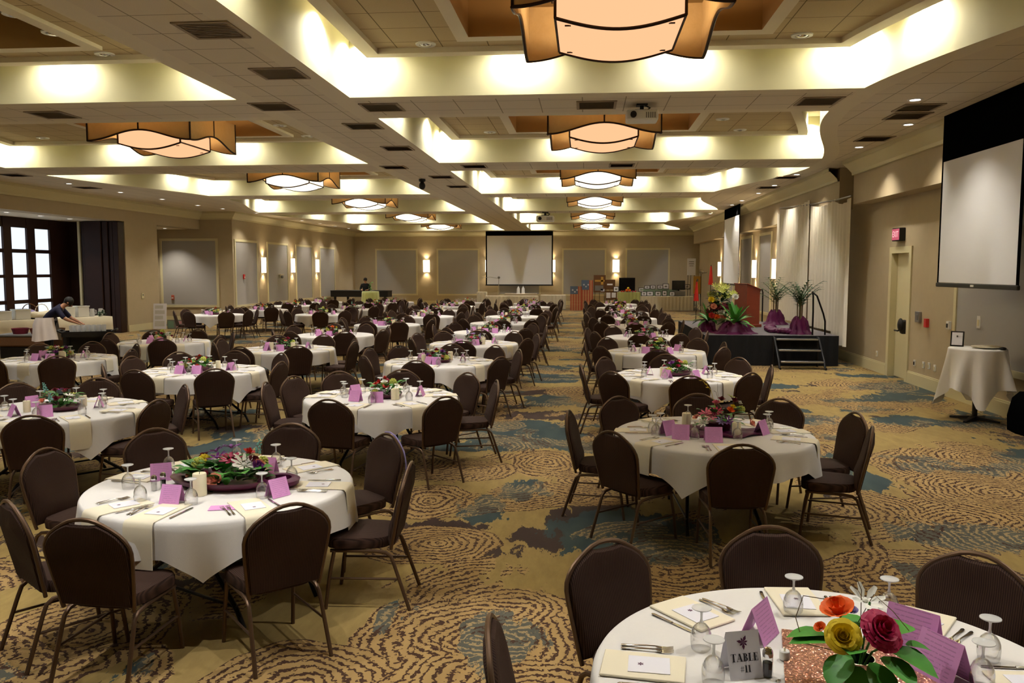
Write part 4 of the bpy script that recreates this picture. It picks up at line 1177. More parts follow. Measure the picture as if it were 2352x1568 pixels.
def items_r1(x, y, tref):
    for gx, gy, w in [(.62, 7.2, 'left'), (.68, 7.42, 'far left'), (.98, 7.9, 'far side'), (.94, 7.08, 'near left'), (1.30, 7.09, 'near side'), (1.67, 7.6, 'far right'), (1.62, 7.45, 'right'), (.6, 7.32, 'left edge')]:
        goblet(gx, gy, 'upturned goblet at the %s of the %s' % (w, tref), True)
    for cx_, cy_, a, w in [(.82, 7.07, -.12, 'near left'), (1.08, 6.98, .02, 'near side'), (1.55, 7.34, .95, 'right'), (.73, 7.25, .7, 'left')]:
        tent(cx_, cy_, a, 'orchid tent card at the %s of the flowers, %s' % (w, tref), 1.08)
    candle(.93, 7.6, 'ivory pillar candle leaning behind the flowers, %s' % tref, 1.0)
    candle(1.31, 7.2, 'ivory pillar candle at the near side, %s' % tref, .95)
    t = thing('flower_arrangement', 'tall pink and orange flowers on plum cloth, %s' % tref, 'flowers', (x + .05, y + .05, TZ + .002), 0, 'flower centrepieces')
    rng = random.Random(8)
    foliage_mb(rng, 50, .2, .2, .1, .03).build('foliage', M['green'], t)
    MB().lathe([(.07, 0), (.1, .03), (.11, .09), (.09, .1), (.02, .1)], 20).build('bowl', M['plumdark'], t)
    spec = [('daisy', 'pink', -.12, -.06, .17, .055), ('daisy', 'pink', -.08, -.1, .15, .05), ('daisy', 'magenta', -.03, -.08, .19, .045), ('rose', 'orange', .09, -.06, .2, .036), ('rose', 'yellow', .12, .0, .22, .03), ('rose', 'burgundy', .14, .04, .27, .035), ('rose', 'burgundy', .03, .05, .28, .033),
      ('rose', 'pink', -.02, .03, .25, .034), ('daisy', 'purple', .06, -.14, .12, .045), ('daisy', 'lavender', .0, -.15, .12, .04), ('rose', 'coral', .27, -.08, .09, .037), ('daisy', 'whitepetal', -.15, -.13, .1, .045), ('rose', 'coral', -.2, -.03, .13, .03), ('puff', 'limeflower', .2, .02, .2, .03), ('daisy', 'limeflower', .12, .08, .3, .04), ('rose', 'whitepetal', .19, .06, .25, .025)]
    for k_, c, px, py, pz, r in spec:
        b = bloom_mb(k_, r, rng); b.xf(Matrix.Translation((px, py, pz)) @ Matrix.Rotation(-py * 3 + .25, 4, 'X') @ Matrix.Rotation(px * 3, 4, 'Y'))
        b.build('bloom', M[c], t)['label'] = '%s bloom' % COLNAME[c]
    sp = MB().tube([(-.02, .05, .2), (-.06, .08, .36), (-.13, .1, .44)], .002, 5)
    for q in ((-.13, .1, .45), (-.11, .1, .44), (-.1, .09, .41), (-.09, .09, .38), (-.15, .1, .44)): sp.merge(daisy_mb(.018, rng, 5), Matrix.Translation(q))
    sp.build('orchid_spray', M['yellow'], t)
    tw = MB()
    for q in ((.0, .1, .42), (-.04, .05, .36)): tw.tube([(.02, .03, .2), (q[0] * .5, q[1], .35), q], .0015, 4)
    tw.build('twig', M['stem'], t)
    pl = MB(); n = 40
    ringz = [[(R_ * (1 + .12 * sin(3 * a + 1)) * cos(a), .62 * R_ * (1 + .12 * sin(5 * a)) * sin(a), z + .012 * sin(7 * a) * (R_ > .2)) for a in [2 * PI * i / n for i in range(n)]] for R_, z in ((.05, .02), (.25, .024), (.36, .03), (.40, .016), (.39, .004))]
    pl.loops(ringz, cap0=True); o = pl.build('plum_cloth', M['plum'], None, (x + .02, y, TZ + .001))
    tag(o, 'crumpled plum satin cloth under the flowers, %s' % tref, 'cloth')
ITEMS[('R', 1)] = items_r1
def text_mesh(s, size, font_align='CENTER'):
    cu = bpy.data.curves.new('lettering', 'FONT'); cu.body = s; cu.size = size; cu.align_x = font_align; cu.align_y = 'CENTER'; cu.extrude = .0004
    o = bpy.data.objects.new('lettering', cu); C.objects.link(o)
    bpy.context.view_layer.update()
    me = bpy.data.meshes.new_from_object(o.evaluated_get(bpy.context.evaluated_depsgraph_get()))
    bpy.data.objects.remove(o); return me
def lettering(s, size, m, parent, loc, rot, name='lettering', sx=1.0):
    me = text_mesh(s, size); me.materials.clear(); me.materials.append(m)
    o = bpy.data.objects.new(name, me); C.objects.link(o); o.parent = parent; o.location = loc; o.rotation_euler = rot; o.scale = (sx, 1, 1); return o
def serif_word(word, h):
    """capitals with thick stems and hairline serifs, centred, standing on the x axis' midline"""
    mb = MB(); T, t = .24, .05          # thick and thin strokes in cap heights
    def r(x0, x1, y0, y1): mb.add([(x0, y0, 0), (x1, y0, 0), (x1, y1, 0), (x0, y1, 0)], [(0, 1, 2, 3)])
    def d(xa, xb, w, y0=0, y1=1): mb.add([(xa, y0, 0), (xa + w, y0, 0), (xb + w, y1, 0), (xb, y1, 0)], [(0, 1, 2, 3)])
    def bowl(cx, cy, rx, ry, tk):
        n = 12; o = [(cx + rx * cos(a), cy + ry * sin(a), 0) for a in [-PI / 2 + PI * i / n for i in range(n + 1)]]
        i_ = [(cx + (rx - tk) * cos(a), cy + (ry - t) * sin(a), 0) for a in [-PI / 2 + PI * i / n for i in range(n + 1)]]
        mb.loops([o, i_], closed=False)
    x = 0.0
    for c in word:
        s = len(mb.v)
        if c == 'T': r(.0, .8, .95, 1); r(.28, .28 + T, 0, 1); r(.16, .64, 0, t); d(0, .0, t, .78, .95); d(.75, .75, t, .78, .95); w = .86
        elif c == 'A': d(.06, .38, t); d(.62, .34, T); r(.2, .66, .3, .3 + t); r(-.04, .2, 0, t); r(.52, .94, 0, t); w = .96
        elif c == 'B': r(.12, .12 + T, 0, 1); r(0, .4, 0, t); r(0, .4, .95, 1); bowl(.36, .75, .32, .25, T * .9); bowl(.36, .27, .38, .27, T); w = .82
        elif c == 'L': r(.12, .12 + T, 0, 1); r(0, .48, .95, 1); r(0, .7, 0, t); d(.65, .65, t, 0, .28); w = .78
        elif c == 'E': r(.12, .12 + T, 0, 1); r(0, .7, .95, 1); r(0, .72, 0, t); r(.3, .54, .48, .48 + t); d(.65, .65, t, .76, 1); d(.67, .67, t, 0, .28); d(.5, .5, t, .36, .64); w = .8
        elif c == '#': d(.1, .22, .07, .1, .9); d(.34, .46, .07, .1, .9); r(0, .62, .3, .3 + t); r(.02, .64, .64, .64 + t); w = .76
        else: r(.12, .12 + T, 0, 1); r(0, .48, 0, t); r(0, .3, .95, 1); w = .56
        mb.v = mb.v[:s] + [(p[0] + x, p[1], p[2]) for p in mb.v[s:]]; x += w
    mb.v = [((p[0] - x / 2) * h * .92, (p[1] - .5) * h, 0) for p in mb.v]
    return mb
def items_r0(x, y, tref):
    for gx, gy, w in [(.45, 3.1, 'left'), (.455, 2.83, 'near left'), (.88, 3.46, 'far side'), (1.27, 3.47, 'far right'), (1.50, 3.1, 'right'), (1.38, 2.89, 'right beside a fork')]:
        goblet(gx, gy, 'upturned goblet at the %s of the %s' % (w, tref), True)
    tent(.69, 3.22, 1.0, 'orchid tent card behind the table number card, %s' % tref, 1.2)
    tent(1.25, 3.16, -.75, 'orchid tent card right of the big flowers, %s' % tref, 1.4)
    tent(1.27, 2.95, -1.1, 'orchid tent card at the near right, %s' % tref, 1.3)
    # folded number card
    t = thing('table_number_card', 'white folded card printed with the table number', 'sign', (.565, 2.915, TZ + .001), .28)
    w, h, b, th = .125, .155, .05, .002
    MB().add([(-w/2, -b, 0), (w/2, -b, 0), (w/2, 0, h), (-w/2, 0, h), (-w/2, b, 0), (w/2, b, 0), (-w/2, -b + th, 0), (w/2, -b + th, 0), (w/2, 0, h - th), (-w/2, 0, h - th), (-w/2, b - th, 0), (w/2, b - th, 0)],
        [(0, 1, 2, 3), (3, 2, 5, 4), (6, 9, 8, 7), (9, 10, 11, 8), (0, 6, 7, 1), (4, 5, 11, 10), (0, 3, 9, 6), (3, 4, 10, 9), (1, 7, 8, 2), (2, 8, 11, 5)]).build('card', M['paper'], t, smooth=False)
    tilt = math.atan2(h, b)
    def on(v): return (0, -b + (v / h) * b - .0012, v)
    for s_, hgt, zz in (('TABLE', .027, .07), ('#11', .024, .033)):
        q = serif_word(s_, hgt).build('lettering', M['ink'], t, smooth=False); q.location = on(zz); q.rotation_euler = (tilt, 0, 0)
    em = MB()
    for i in range(7):
        a = 2 * PI * i / 7 + .2; r1 = .026 if i % 2 else .018
        em.add([(0, 0, 0), (r1 * .6 * cos(a - .35), r1 * .6 * sin(a - .35), 0), (r1 * cos(a), r1 * sin(a), 0), (r1 * .6 * cos(a + .35), r1 * .6 * sin(a + .35), 0)], [(0, 1, 2, 3)])
    e = em.build('bloom_emblem', M['plumink'], t, smooth=False); e.location = on(.118); e.rotation_euler = (tilt, 0, 0)
    shaker(.655, 2.90, 'tall glass pepper shaker beside the table number card', True)
    for vx, vy, w in ((.745, 3.03, 'left'), (1.06, 2.84, 'near right')):
        v = thing('votive_candle', 'small white battery votive at the %s of the glittering runner' % w, 'candle', (vx, vy, TZ + .004), 0, 'white battery votives')
        MB().lathe([(.018, 0), (.019, .002), (.019, .03), (.016, .033), (.01, .03)], 18).build('cup', M['white'], v)
        MB().lathe([(.003, .03), (.004, .036), (.001, .045)], 8).build('flame_tip', M['wax'], v)
    rn = MB(); nx, ny = 14, 20
    rows = []
    for j in range(ny + 1):
        v = j / ny; rows.append([(-.26 + .52 * i / nx, -.55 + 1.1 * v, .004 + .0015 * sin(i * 1.7 + j) * (0 < i < nx)) for i in range(nx + 1)])
    rn.loops(rows, closed=False)
    rn.box(-.26, .26, -.55, .55, 0, .002)
    o = rn.build('sequin_runner', M['glitter'], None, (.94, 2.7, TZ + .001), -.2)
    tag(o, 'rose gold sequin runner lying across the %s' % tref, 'table runner')
    # tall vase with big blooms
    t = thing('flower_arrangement', 'yellow, magenta and orange blooms with broad leaves, %s' % tref, 'flowers', (.945, 2.85, TZ + .006), 0, 'flower centrepieces')
    MB().lathe([(.045, 0), (.06, .01), (.066, .05), (.058, .085), (.06, .1), (.056, .1), (.054, .085), (.06, .05), (.05, .012)], 24).build('vase', M['chrome'], t)
    st = MB(); lv = MB(); rng = random.Random(3)
    def leaf(p, d, l, w, dr=.3): leaf_into(lv, p, d, l, w, dr, n=6)
    leaf((.08, .02, .17), (.75, .25, .35), .15, .062); leaf((.1, -.03, .14), (.8, -.35, -.1), .15, .07); leaf((-.08, .0, .15), (-.85, .1, .15), .15, .055); leaf((-.1, .03, .16), (-1, .25, .1), .13, .045)
    leaf((-.04, -.03, .12), (-.55, -.6, -.25), .13, .05); leaf((.03, -.06, .11), (.15, -.75, -.3), .14, .05); leaf((-.02, -.07, .1), (-.2, -.8, -.4), .12, .045); leaf((.06, -.06, .13), (.55, -.7, -.1), .13, .05)
    leaf((.0, .05, .17), (.1, .8, .5), .11, .04); leaf((.17, .02, .14), (1, .1, .05), .09, .032); leaf((-.02, -.05, .15), (-.3, -.5, .3), .1, .045); leaf((.05, .02, .18), (.4, .4, .6), .1, .045)
    lv.build('leaves', M['grass'], t)
    for q in ((-.06, -.02, .2), (.05, -.01, .2), (-.05, .05, .24), (.06, .07, .27), (.1, 0, .15), (-.09, 0, .15)): st.tube([(0, 0, .02), (q[0] * .5, q[1] * .5, .12), q], .004, 6)
    st.build('stem', M['green'], t)
    def bl(k_, c, p, r, rx, ry, lab, layers=5):
        b = rose_mb(r, rng, layers, True) if k_ == 'rose' else daisy_mb(r, rng, 7, .5)
        b.xf(Matrix.Translation(p) @ Matrix.Rotation(rx, 4, 'X') @ Matrix.Rotation(ry, 4, 'Y')); b.build('bloom', M[c], t)['label'] = lab
    bl('rose', 'yellow', (-.065, -.05, .19), .056, .95, -.2, 'yellow bloom'); bl('rose', 'magenta', (.055, -.03, .2), .07, .75, .3, 'magenta bloom', 6)
    bl('rose', 'orange', (-.05, .06, .235), .054, .2, -.3, 'orange bloom', 3); bl('daisy', 'whitepetal', (.05, .09, .265), .06, .5, .1, 'white bloom')
    bl('rose', 'orange', (-.12, .02, .19), .02, .4, -.5, 'small orange bloom', 3); bl('rose', 'lavender', (.0, .08, .23), .022, .3, 0, 'blue-violet bloom', 3)
    MB().tube([(-.02, .02, .1), (-.17, .05, .12), (-.19, .08, .2), (-.155, .12, .265), (-.08, .12, .255), (-.02, .08, .23)], .0018, 5).tube([(.02, .03, .1), (.04, .1, .3), (.02, .13, .36), (.03, .16, .4)], .0016, 5).tube([(.02, .06, .2), (.08, .09, .29), (.13, .04, .25), (.17, .0, .2)], .0016, 5).build('twig', M['stem'], t)
ITEMS[('R', 0)] = items_r0
for col in 'RCDEF':
    for i in range(len(TAB[col])): place_table(col, i)

# a lavender lanyard looped over one chair back
for o in list(C.objects):
    if o.get('label') == 'brown crown-back chair at the far right of the nearest table of the aisle-side column':
        pts = [(-.245, -.31, .62), (-.25, -.302, .74), (-.222, -.305, .815), (-.155, -.312, .872), (-.08, -.318, .917), (0, -.322, .932), (.06, -.318, .925)]
        q = MB().tube(pts, .007, 6).build('lanyard', M['lavender'], None, o.location, o.rotation_euler[2])
        tag(q, 'lavender lanyard hung over a brown chair back at the nearest aisle-side table', 'lanyard')
        break
# ------------------------------------------------------------------ hanging screens
def screen_side(name_label, X, y0, y1, z0, zw, z1, facing):
    """screen on a plane of constant X, facing -X"""
    t = thing('projection_screen', name_label, 'screen', (X, (y0 + y1) / 2, z0)); c = (y0 + y1) / 2
    MB().box(-.006, .006, y0 + .06 - c, y1 - .06 - c, .07, zw - z0).build('viewing_surface', M['screenwhite'], t, smooth=False)
    b = MB().box(-.005, .008, y0 - c, y0 + .06 - c, .05, zw - z0).box(-.005, .008, y1 - .06 - c, y1 - c, .05, zw - z0).box(-.005, .008, y0 - c, y1 - c, zw - z0, z1 - z0)
    b.build('black_drop', M['dropcloth'], t, smooth=False)
    MB().box(-.022, .022, y0 - c - .01, y1 - c + .01, 0, .065, .01).build('weight_bar', M['black'], t, smooth=False)
    MB().box(-.026, -.02, -.05, .05, .02, .05).build('pull_tab', M['white'], t, smooth=False)
screen_side('large white screen with black drop hanging before the right wall near the door', 5.6, 11.3, 13.8, 1.93, 3.88, 4.598, -1)
screen_side('narrow-looking white screen hanging beyond the stage curtains', 5.6, 31.1, 34.5, 1.6, 4.2, 4.598, -1)
t = thing('projection_screen', 'large white screen on the far end wall with a black top band', 'screen', (-4.12, 51.6, 1.2))
MB().box(-2.02, 2.02, -.006, .006, .08, 3.1).build('viewing_surface', M['screenwhite'], t, smooth=False)
MB().box(-2.1, -2.02, -.005, .006, .06, 3.1).box(2.02, 2.1, -.005, .006, .06, 3.1).box(-2.1, 2.1, -.005, .006, 3.1, 3.38).build('black_drop', M['dropcloth'], t, smooth=False)
MB().box(-2.12, 2.12, -.03, .03, 0, .08, .01).build('weight_bar', M['black'], t, smooth=False)

# ------------------------------------------------------------------ right wall fittings
t = thing('exit_sign', 'black box exit sign with glowing pink-red face above the cream door', 'sign', (XR, 17.3, 2.77))
MB().box(-.12, 0, -.2, .2, 0, .26, .01).build('housing', M['black'], t, smooth=False)
MB().box(-.126, -.119, -.185, .185, .02, .24).build('face', emat('exit_face', (1, .2, .27, 1), .22), t, smooth=False)
lettering('EXIT', .17, emat('exit_letter_glow', (1, .5, .5, 1), .5), t, (-.128, 0, .13), (PI / 2, 0, -PI / 2), sx=.9)
def plate(nm, lab, cat, y, z, w, h, m, dark=None, d=.02):
    t = thing(nm, lab, cat, (XR, y, z))
    MB().box(-d, 0, -w / 2, w / 2, -h / 2, h / 2, .004).build('cover', M[m], t, smooth=False)
    if dark: MB().box(-d - .008, -d + .002, -w * .25, w * .25, -h * .3, h * .2).build('insert', M[dark], t, smooth=False)
plate('wall_phone', 'grey intercom panel on the tan wall right of the door', 'intercom', 16.25, 1.31, .2, .2, 'alu', 'grey', .05)
plate('alarm_pull', 'red fire alarm pull on the tan wall right of the door', 'fire alarm', 15.85, 1.22, .1, .16, 'red', None, .06)
plate('wall_dispenser', 'white box with a dark lens on the tan wall before the screen', 'wall sensor', 14.92, 1.24, .1, .14, 'white', 'black', .05)
plate('light_switch', 'white switch plate on the grey panel above the cocktail table', 'switch', 13.85, 1.36, .12, .2, 'white', 'trim')
for i, (y, z) in enumerate(((16.37, .42), (15.95, .43), (15.7, .44), (15.45, .43))):
    plate('outlet_plate', '%s of four low outlet plates right of the door' % ('black-socketed first', 'second', 'third', 'fourth')[i], 'outlet', y, z, .08, .12, 'white', 'black' if i == 0 else 'trim')
plate('outlet_plate', 'small low white outlet plate left of the door', 'outlet', 18.43, .39, .08, .12, 'white', 'trim')
# cocktail table with a square white cloth
cx_, cy_ = 6.02, 12.55
cx_ = 5.7
t = thing('cocktail_table', 'tall pedestal cocktail table under a pointed white cloth by the right wall', 'table', (cx_, cy_, 0))
MB().lathe([(.02, 1.03), (.37, 1.03), (.38, 1.045), (.37, 1.06), (.02, 1.06)], 36).build('tabletop', M['wood'], t)
MB().lathe([(.036, .04), (.036, 1.03)], 16).build('pole', M['black'], t)
b = MB()
for i in range(4): b.merge(MB().loops([[(x, -w, z0), (x, w, z0), (x, w, z1), (x, -w, z1)] for x, w, z0, z1 in ((.0, .045, 0.02, .07), (.2, .03, .01, .045), (.34, .022, 0, .025))], cap0=True, cap1=True), Matrix.Rotation(PI / 4 + i * PI / 2, 4, 'Z'))
b.build('base', M['black'], t)
n = 96; rings = [[(R_ * cos(2 * PI * i / n), R_ * sin(2 * PI * i / n), z) for i in range(n)] for R_, z in ((.2, 1.063), (.37, 1.063), (.383, 1.056), (.388, 1.04))]
for j in range(1, 9):
    tt = j / 8; ring = []
    for i in range(n):
        th = 2 * PI * i / n; q = th - .5; c4 = max(abs(cos(q)), abs(sin(q))); drop = min(.92 / c4 - .38, .82); corner = (1 / c4 - 1) / .414
        R_ = .388 + tt * (.09 + .075 * sin(8 * q + .7) * (1 - .3 * corner) + .03 * sin(13 * th + 1))
        ring.append((R_ * cos(th), R_ * sin(th), 1.04 - tt * drop))
    rings.append(ring)
o = MB().loops(rings, cap0=True).build('tablecloth', M['cloth'], None, (cx_, cy_, 0), angle=80); tag(o, 'pointed white cloth draped over the tall cocktail table by the right wall', 'tablecloth')
t = thing('photo_frame', 'small black easel frame on the tall cocktail table', 'frame', (cx_ - .2, cy_ + .22, 1.064), -.5)
R_ = Matrix.Rotation(-.25, 4, 'X')
MB().box(-.09, .09, -.008, .008, 0, .23, .004).xf(R_).build('frame', M['black'], t, smooth=False)
MB().box(-.07, .07, -.011, -.007, .02, .21).xf(R_).build('print', M['paper'], t, smooth=False)
MB().tube([(0, .02, .16), (0, .11, .0)], .01, 6).build('stand', M['black'], t)
o = MB().lathe([(.02, 0), (.14, 0), (.2, .02), (.205, .03), (.14, .012), (.02, .01)], 32).build('serving_tray', M['skirt'], None, (cx_ + .1, cy_ - .05, 1.064)); tag(o, 'round shallow cream tray on the tall cocktail table', 'tray')
o = MB().ball((0, 0, .02), .045, 14, 8, 1, 1.3, .5).build('computer_mouse', M['black'], None, (cx_ + .22, cy_ - .27, 1.062)); tag(o, 'small black puck at the edge of the tall cocktail table', 'device')
t = thing('equipment_case', 'black soft case standing on the floor beside the cocktail table', 'bag', (6.02, 11.55, 0))
MB().loops([[(x * s, y * s2, z) for x, y in ((-.2, -.3), (.2, -.3), (.24, 0), (.2, .3), (-.2, .3), (-.24, 0))] for s, s2, z in ((1, 1, 0), (1.02, 1.05, .2), (.85, .9, .45), (.6, .6, .55))], cap0=True, cap1=True).build('body', M['dropcloth'], t)
MB().tube([(0, -.15, .53), (0, -.1, .62), (0, .1, .62), (0, .15, .53)], .014, 6).build('handle', M['black'], t)

# ------------------------------------------------------------------ stage
SX0, SX1, SY0, SY1, SZ = 2.75, 5.74, 19.35, 24.6, .70
t = thing('stage', 'low black-skirted platform stage with grey carpet top', 'stage', ((SX0 + SX1) / 2, (SY0 + SY1) / 2, 0)); ox, oy = (SX0 + SX1) / 2, (SY0 + SY1) / 2
MB().box(SX0 - ox, SX1 - ox, SY0 - oy, SY1 - oy, SZ - .08, SZ).build('deck', M['carpetgrey'], t, smooth=False)
path = [(SX0, SY1), (SX0, SY0), (SX1, SY0), (SX1, SY1)]; pts = []
for (x0, y0), (x1, y1) in zip(path, path[1:]):
    L_ = math.hypot(x1 - x0, y1 - y0); n = int(L_ / .04); nx, ny = (y1 - y0) / L_, -(x1 - x0) / L_
    for i in range(n):
        s = i / n; w = .016 + .012 * sin(i * 1.35); pts.append((x0 + (x1 - x0) * s - ox + nx * w, y0 + (y1 - y0) * s - oy + ny * w))
MB().loops([[(x, y, .01) for x, y in pts], [(x, y, SZ - .004) for x, y in pts]], closed=False).build('skirt', M['blackcloth'], t)
lg = [(SX0 + .1, SY0 + .1), (SX1 - .1, SY0 + .1), (SX0 + .1, SY1 - .1), (SX1 - .1, SY1 - .1)]
for x, y in lg: MB().tube([(x - ox, y - oy, 0), (x - ox, y - oy, SZ - .08)], .025, 6).build('leg', M['blackmetal'], t)
t = thing('stage_steps', 'black three-tread portable steps in front of the stage', 'steps', (4.78, 18.95, 0))
for i, (z, y) in enumerate(((.64, .3), (.415, .05), (.18, -.2))):
    tr = MB().box(-.46, .46, y - .11, y + .14, z - .03, z, .006).build('tread', M['black'], t, smooth=False)
    MB().box(-.46, .46, y - .128, y - .105, z - .034, z + .004, .004).build('nosing', M['alu'], tr, smooth=False)
for s in (-1, 1): MB().tube([(s * .49, .38, .66), (s * .49, .26, .66), (s * .49, -.22, .2), (s * .49, -.33, .03), (s * .49, -.4, .03)], .024, 8).build('stringer', M['black'], t)
for s in (-1, 1): MB().tube([(s * .49, .3, .64), (s * .49, .3, .0)], .018, 8).build('leg', M['black'], t)
def handrail(lab, x, y, pts):
    o = MB().tube(pts, .02, 8).build('handrail', M['blackmetal'], None, (x, y, 0)); tag(o, lab, 'handrail')
handrail('black bent pipe handrail at the right front corner of the stage', 5.22, 19.55, [(0, .0, SZ), (0, 0, 1.25), (.0, .03, 1.6), (.0, .1, 1.68), (.05, -.1, 1.6), (.2, -.1, 1.2), (.26, -.05, 1.02), (.28, 0, SZ)])
handrail('black bent pipe handrail at the back of the stage beside the smaller palm', 5.0, 24.2, [(-.15, .2, .0), (-.15, .2, 1.2), (.02, .2, 1.62), (.06, .2, 1.64), (.09, .2, 1.55), (.09, .2, SZ)])
# curtains
def curtain(lab, y0, y1, z0, z1, X=5.87, seed=0, dip=None):
    n = int((y1 - y0) / .025); L_ = []; r = random.Random(seed)
    ph = r.uniform(0, 6)
    for z in (z0, z0 + .3, (z0 + z1) / 2, z1 - .2, z1):
        row = []
        for i in range(n + 1):
            y = y0 + (y1 - y0) * i / n; a = .028 + .012 * sin(y * 3 + ph)
            zz = z
            if z == z1: zz = z1 - .09 * sin(PI * i / n)
            row.append((X + a * sin(y * 24 + 1.2 * sin(y * 5 + ph)), y, zz))
        L_.append(row)
    o = MB().loops(L_, closed=False).build('stage_curtain', M['ivory'], None, angle=80); tag(o, lab, 'curtain', 'ivory stage curtains')
curtain('ivory drape nearest the door, hanging past the stage end', 19.2, 20.3, .46, 3.79, 5.86, 1)
curtain('ivory drape behind the larger palm, second from the door', 20.3, 22.45, .73, 3.86, 5.86, 2)
curtain('ivory drape behind the smaller palm, third from the door', 22.6, 25.95, .73, 4.02, 5.86, 3)
curtain('ivory drape edge beside the far sconces, last of the drapes', 26.3, 26.6, .3, 3.98, 5.95, 4)
o = MB().tube([(5.86, 19.15, 3.83), (5.86, 20.3, 3.83), (5.86, 22.5, 3.9), (5.86, 26.0, 4.06)], .018, 8).build('curtain_rod', M['alu']); tag(o, 'thin metal rail carrying the ivory stage drapes', 'curtain rail')
# lectern
t = thing('lectern', 'cherry wood lectern standing behind the stage flowers', 'lectern', (4.25, 22.3, SZ), -1.2)
MB().loops([[(-.3, -.19, 0), (.3, -.19, 0), (.3, .19, 0), (-.3, .19, 0)], [(-.3, -.19, 1.12), (.3, -.19, 1.12), (.3, .19, .98), (-.3, .19, .98)]], cap0=True, cap1=True).build('body', M['cherry'], t, smooth=False)
MB().box(-.33, .33, -.22, .22, -.012, .012, .005).xf(Matrix.Translation((0, 0, 1.06)) @ Matrix.Rotation(-.35, 4, 'X')).build('reading_desk', M['cherry'], t, smooth=False)
MB().box(-.33, .33, -.25, .25, 0, .08, .01).build('base', M['cherry'], t, smooth=False)
# palms
def palm(lab, x, y, h, seed, nf=15):
    r = random.Random(seed); t = thing('potted_palm', lab, 'plant', (x, y, SZ), r.uniform(0, 6), 'stage palms')
    st = MB(); fr = MB()
    for k_ in range(4): st.tube([(.05 * cos(k_ * 1.7), .05 * sin(k_ * 1.7), .1), (.06 * cos(k_ * 1.7), .06 * sin(k_ * 1.7), .55 * h), (.05 * cos(k_), .05 * sin(k_), .62 * h)], .014, 6)
    for k_ in range(nf):
        a = k_ * 2.4 + r.uniform(-.3, .3); L_ = h * r.uniform(.38, .6); up = r.uniform(.75, 1.45); p0 = Vector((0, 0, h * r.uniform(.42, .6)))
        pts = []
        for j in range(8):
            s = j / 7; e = up - 1.1 * s * s
            pts.append(p0 + Vector((cos(a) * L_ * (s * cos(up) + .18 * s * s), sin(a) * L_ * (s * cos(up) + .18 * s * s), L_ * (s * sin(up) - .22 * s * s))))
        fr.tube(pts, .005, 4)
        for j in range(1, 8):
            d = (pts[j] - pts[j - 1]).normalized(); sd = d.cross(Vector((0, 0, 1))).normalized()
            for sg in (-1, 1):
                leaf_into(fr, pts[j] - d * .02, d * .75 + sd * sg * .8 + Vector((0, 0, -.12)), L_ * .36 * (1 - .06 * j), .014, .3, n=3)
                leaf_into(fr, (pts[j] + pts[j - 1]) / 2, d * .75 + sd * sg * .8 + Vector((0, 0, .05)), L_ * .36 * (1 - .06 * j), .014, .3, n=3)
    st.build('stem', M['stem'], t); fr.build('fronds', M['palm'], t)
    MB().lathe([(.08, 0), (.1, .02), (.12, .26), (.1, .27), (.02, .25)], 18).build('pot', M['black'], t)
    return t
palm('larger potted palm at the right front corner of the stage', 5.0, 19.85, 1.28, 3, 17)
palm('smaller potted palm toward the back of the stage', 5.22, 23.3, 1.3, 4, 16)
def swag(lab, x, y, R0, h, seed, sx=1.0, sy=1.0, tail=None):
    r = random.Random(seed); n = 48; ph = r.uniform(0, 6); L_ = []
    for rr, z in ((1.5, .004), (1.42, .06), (1.22, .13), (1.08, .25), (1.0, .5), (.86, .78), (.66, .95), (.5, 1.0), (.42, .95)):
        L_.append([(R0 * rr * sx * (1 + .13 * sin(7 * a + ph + z * 3) + .08 * sin(12 * a + 4 * z)) * cos(a), R0 * rr * sy * (1 + .13 * sin(7 * a + ph + z * 3) + .08 * sin(12 * a + 4 * z)) * sin(a), h * z * (1 + .12 * sin(5 * a + ph))) for a in [2 * PI * i / n for i in range(n)]])
    mb = MB().loops(L_, cap0=True)
    if tail:
        for (a, b) in zip(tail, tail[1:]):
            m_ = 10
            for j in range(m_):
                s = j / m_; mb.ball((a[0] + (b[0] - a[0]) * s, a[1] + (b[1] - a[1]) * s, .05 + .02 * sin(j * 2)), .11 + .02 * sin(j * 1.7), 8, 5, 1, 1, .55)
    o = mb.build('fabric_wrap', M['plum'], None, (x, y, SZ + .002)); tag(o, lab, 'fabric', 'plum satin wraps')
swag('plum satin heaped round the pot of the larger palm', 5.0, 19.85, .185, .38, 1, 1.0, 1.0, [(-.25, -.05), (-.55, .4), (-.45, 1.2), (-.2, 1.9)])
swag('plum satin heaped round the pot of the smaller palm', 5.22, 23.3, .21, .37, 2)
swag('plum satin bunched at the front corner of the stage under the broad-leaved plant', 3.5, 19.8, .25, .27, 3, 1.3, .9)
swag('brighter plum satin bunched at the left edge of the stage', 3.02, 20.6, .23, .27, 4, .9, 1.4)
# broad leaved plants and the tall bouquet
def dracaena(lab, x, y, h, seed, n=26):
    r = random.Random(seed); t = thing('leafy_plant', lab, 'plant', (x, y, SZ), 0, 'broad-leaved stage plants'); f = MB()
    for k_ in range(n):
        a = k_ * 2.4 + r.uniform(-.2, .2); e = r.uniform(.25, 1.35)
        leaf_into(f, (.02 * cos(a), .02 * sin(a), .24), (cos(a) * cos(e), sin(a) * cos(e), sin(e)), h * r.uniform(.65, 1.0), .05, .42 * cos(e) + .05, n=6)
    f.build('leaves', M['grass'], t)
    MB().lathe([(.1, 0), (.14, .02), (.15, .24), (.12, .25), (.02, .22)], 18).build('pot', M['skirt'], t)
dracaena('broad-leaved green plant at the front edge of the stage', 3.5, 19.8, .74, 5, 34)
dracaena('smaller broad-leaved green plant at the left edge of the stage', 3.02, 20.6, .62, 6, 28)
t = thing('flower_arrangement', 'tall yellow and burgundy bouquet with coral roses on the stage', 'flowers', (3.25, 20.3, SZ), 0)
rng = random.Random(21)
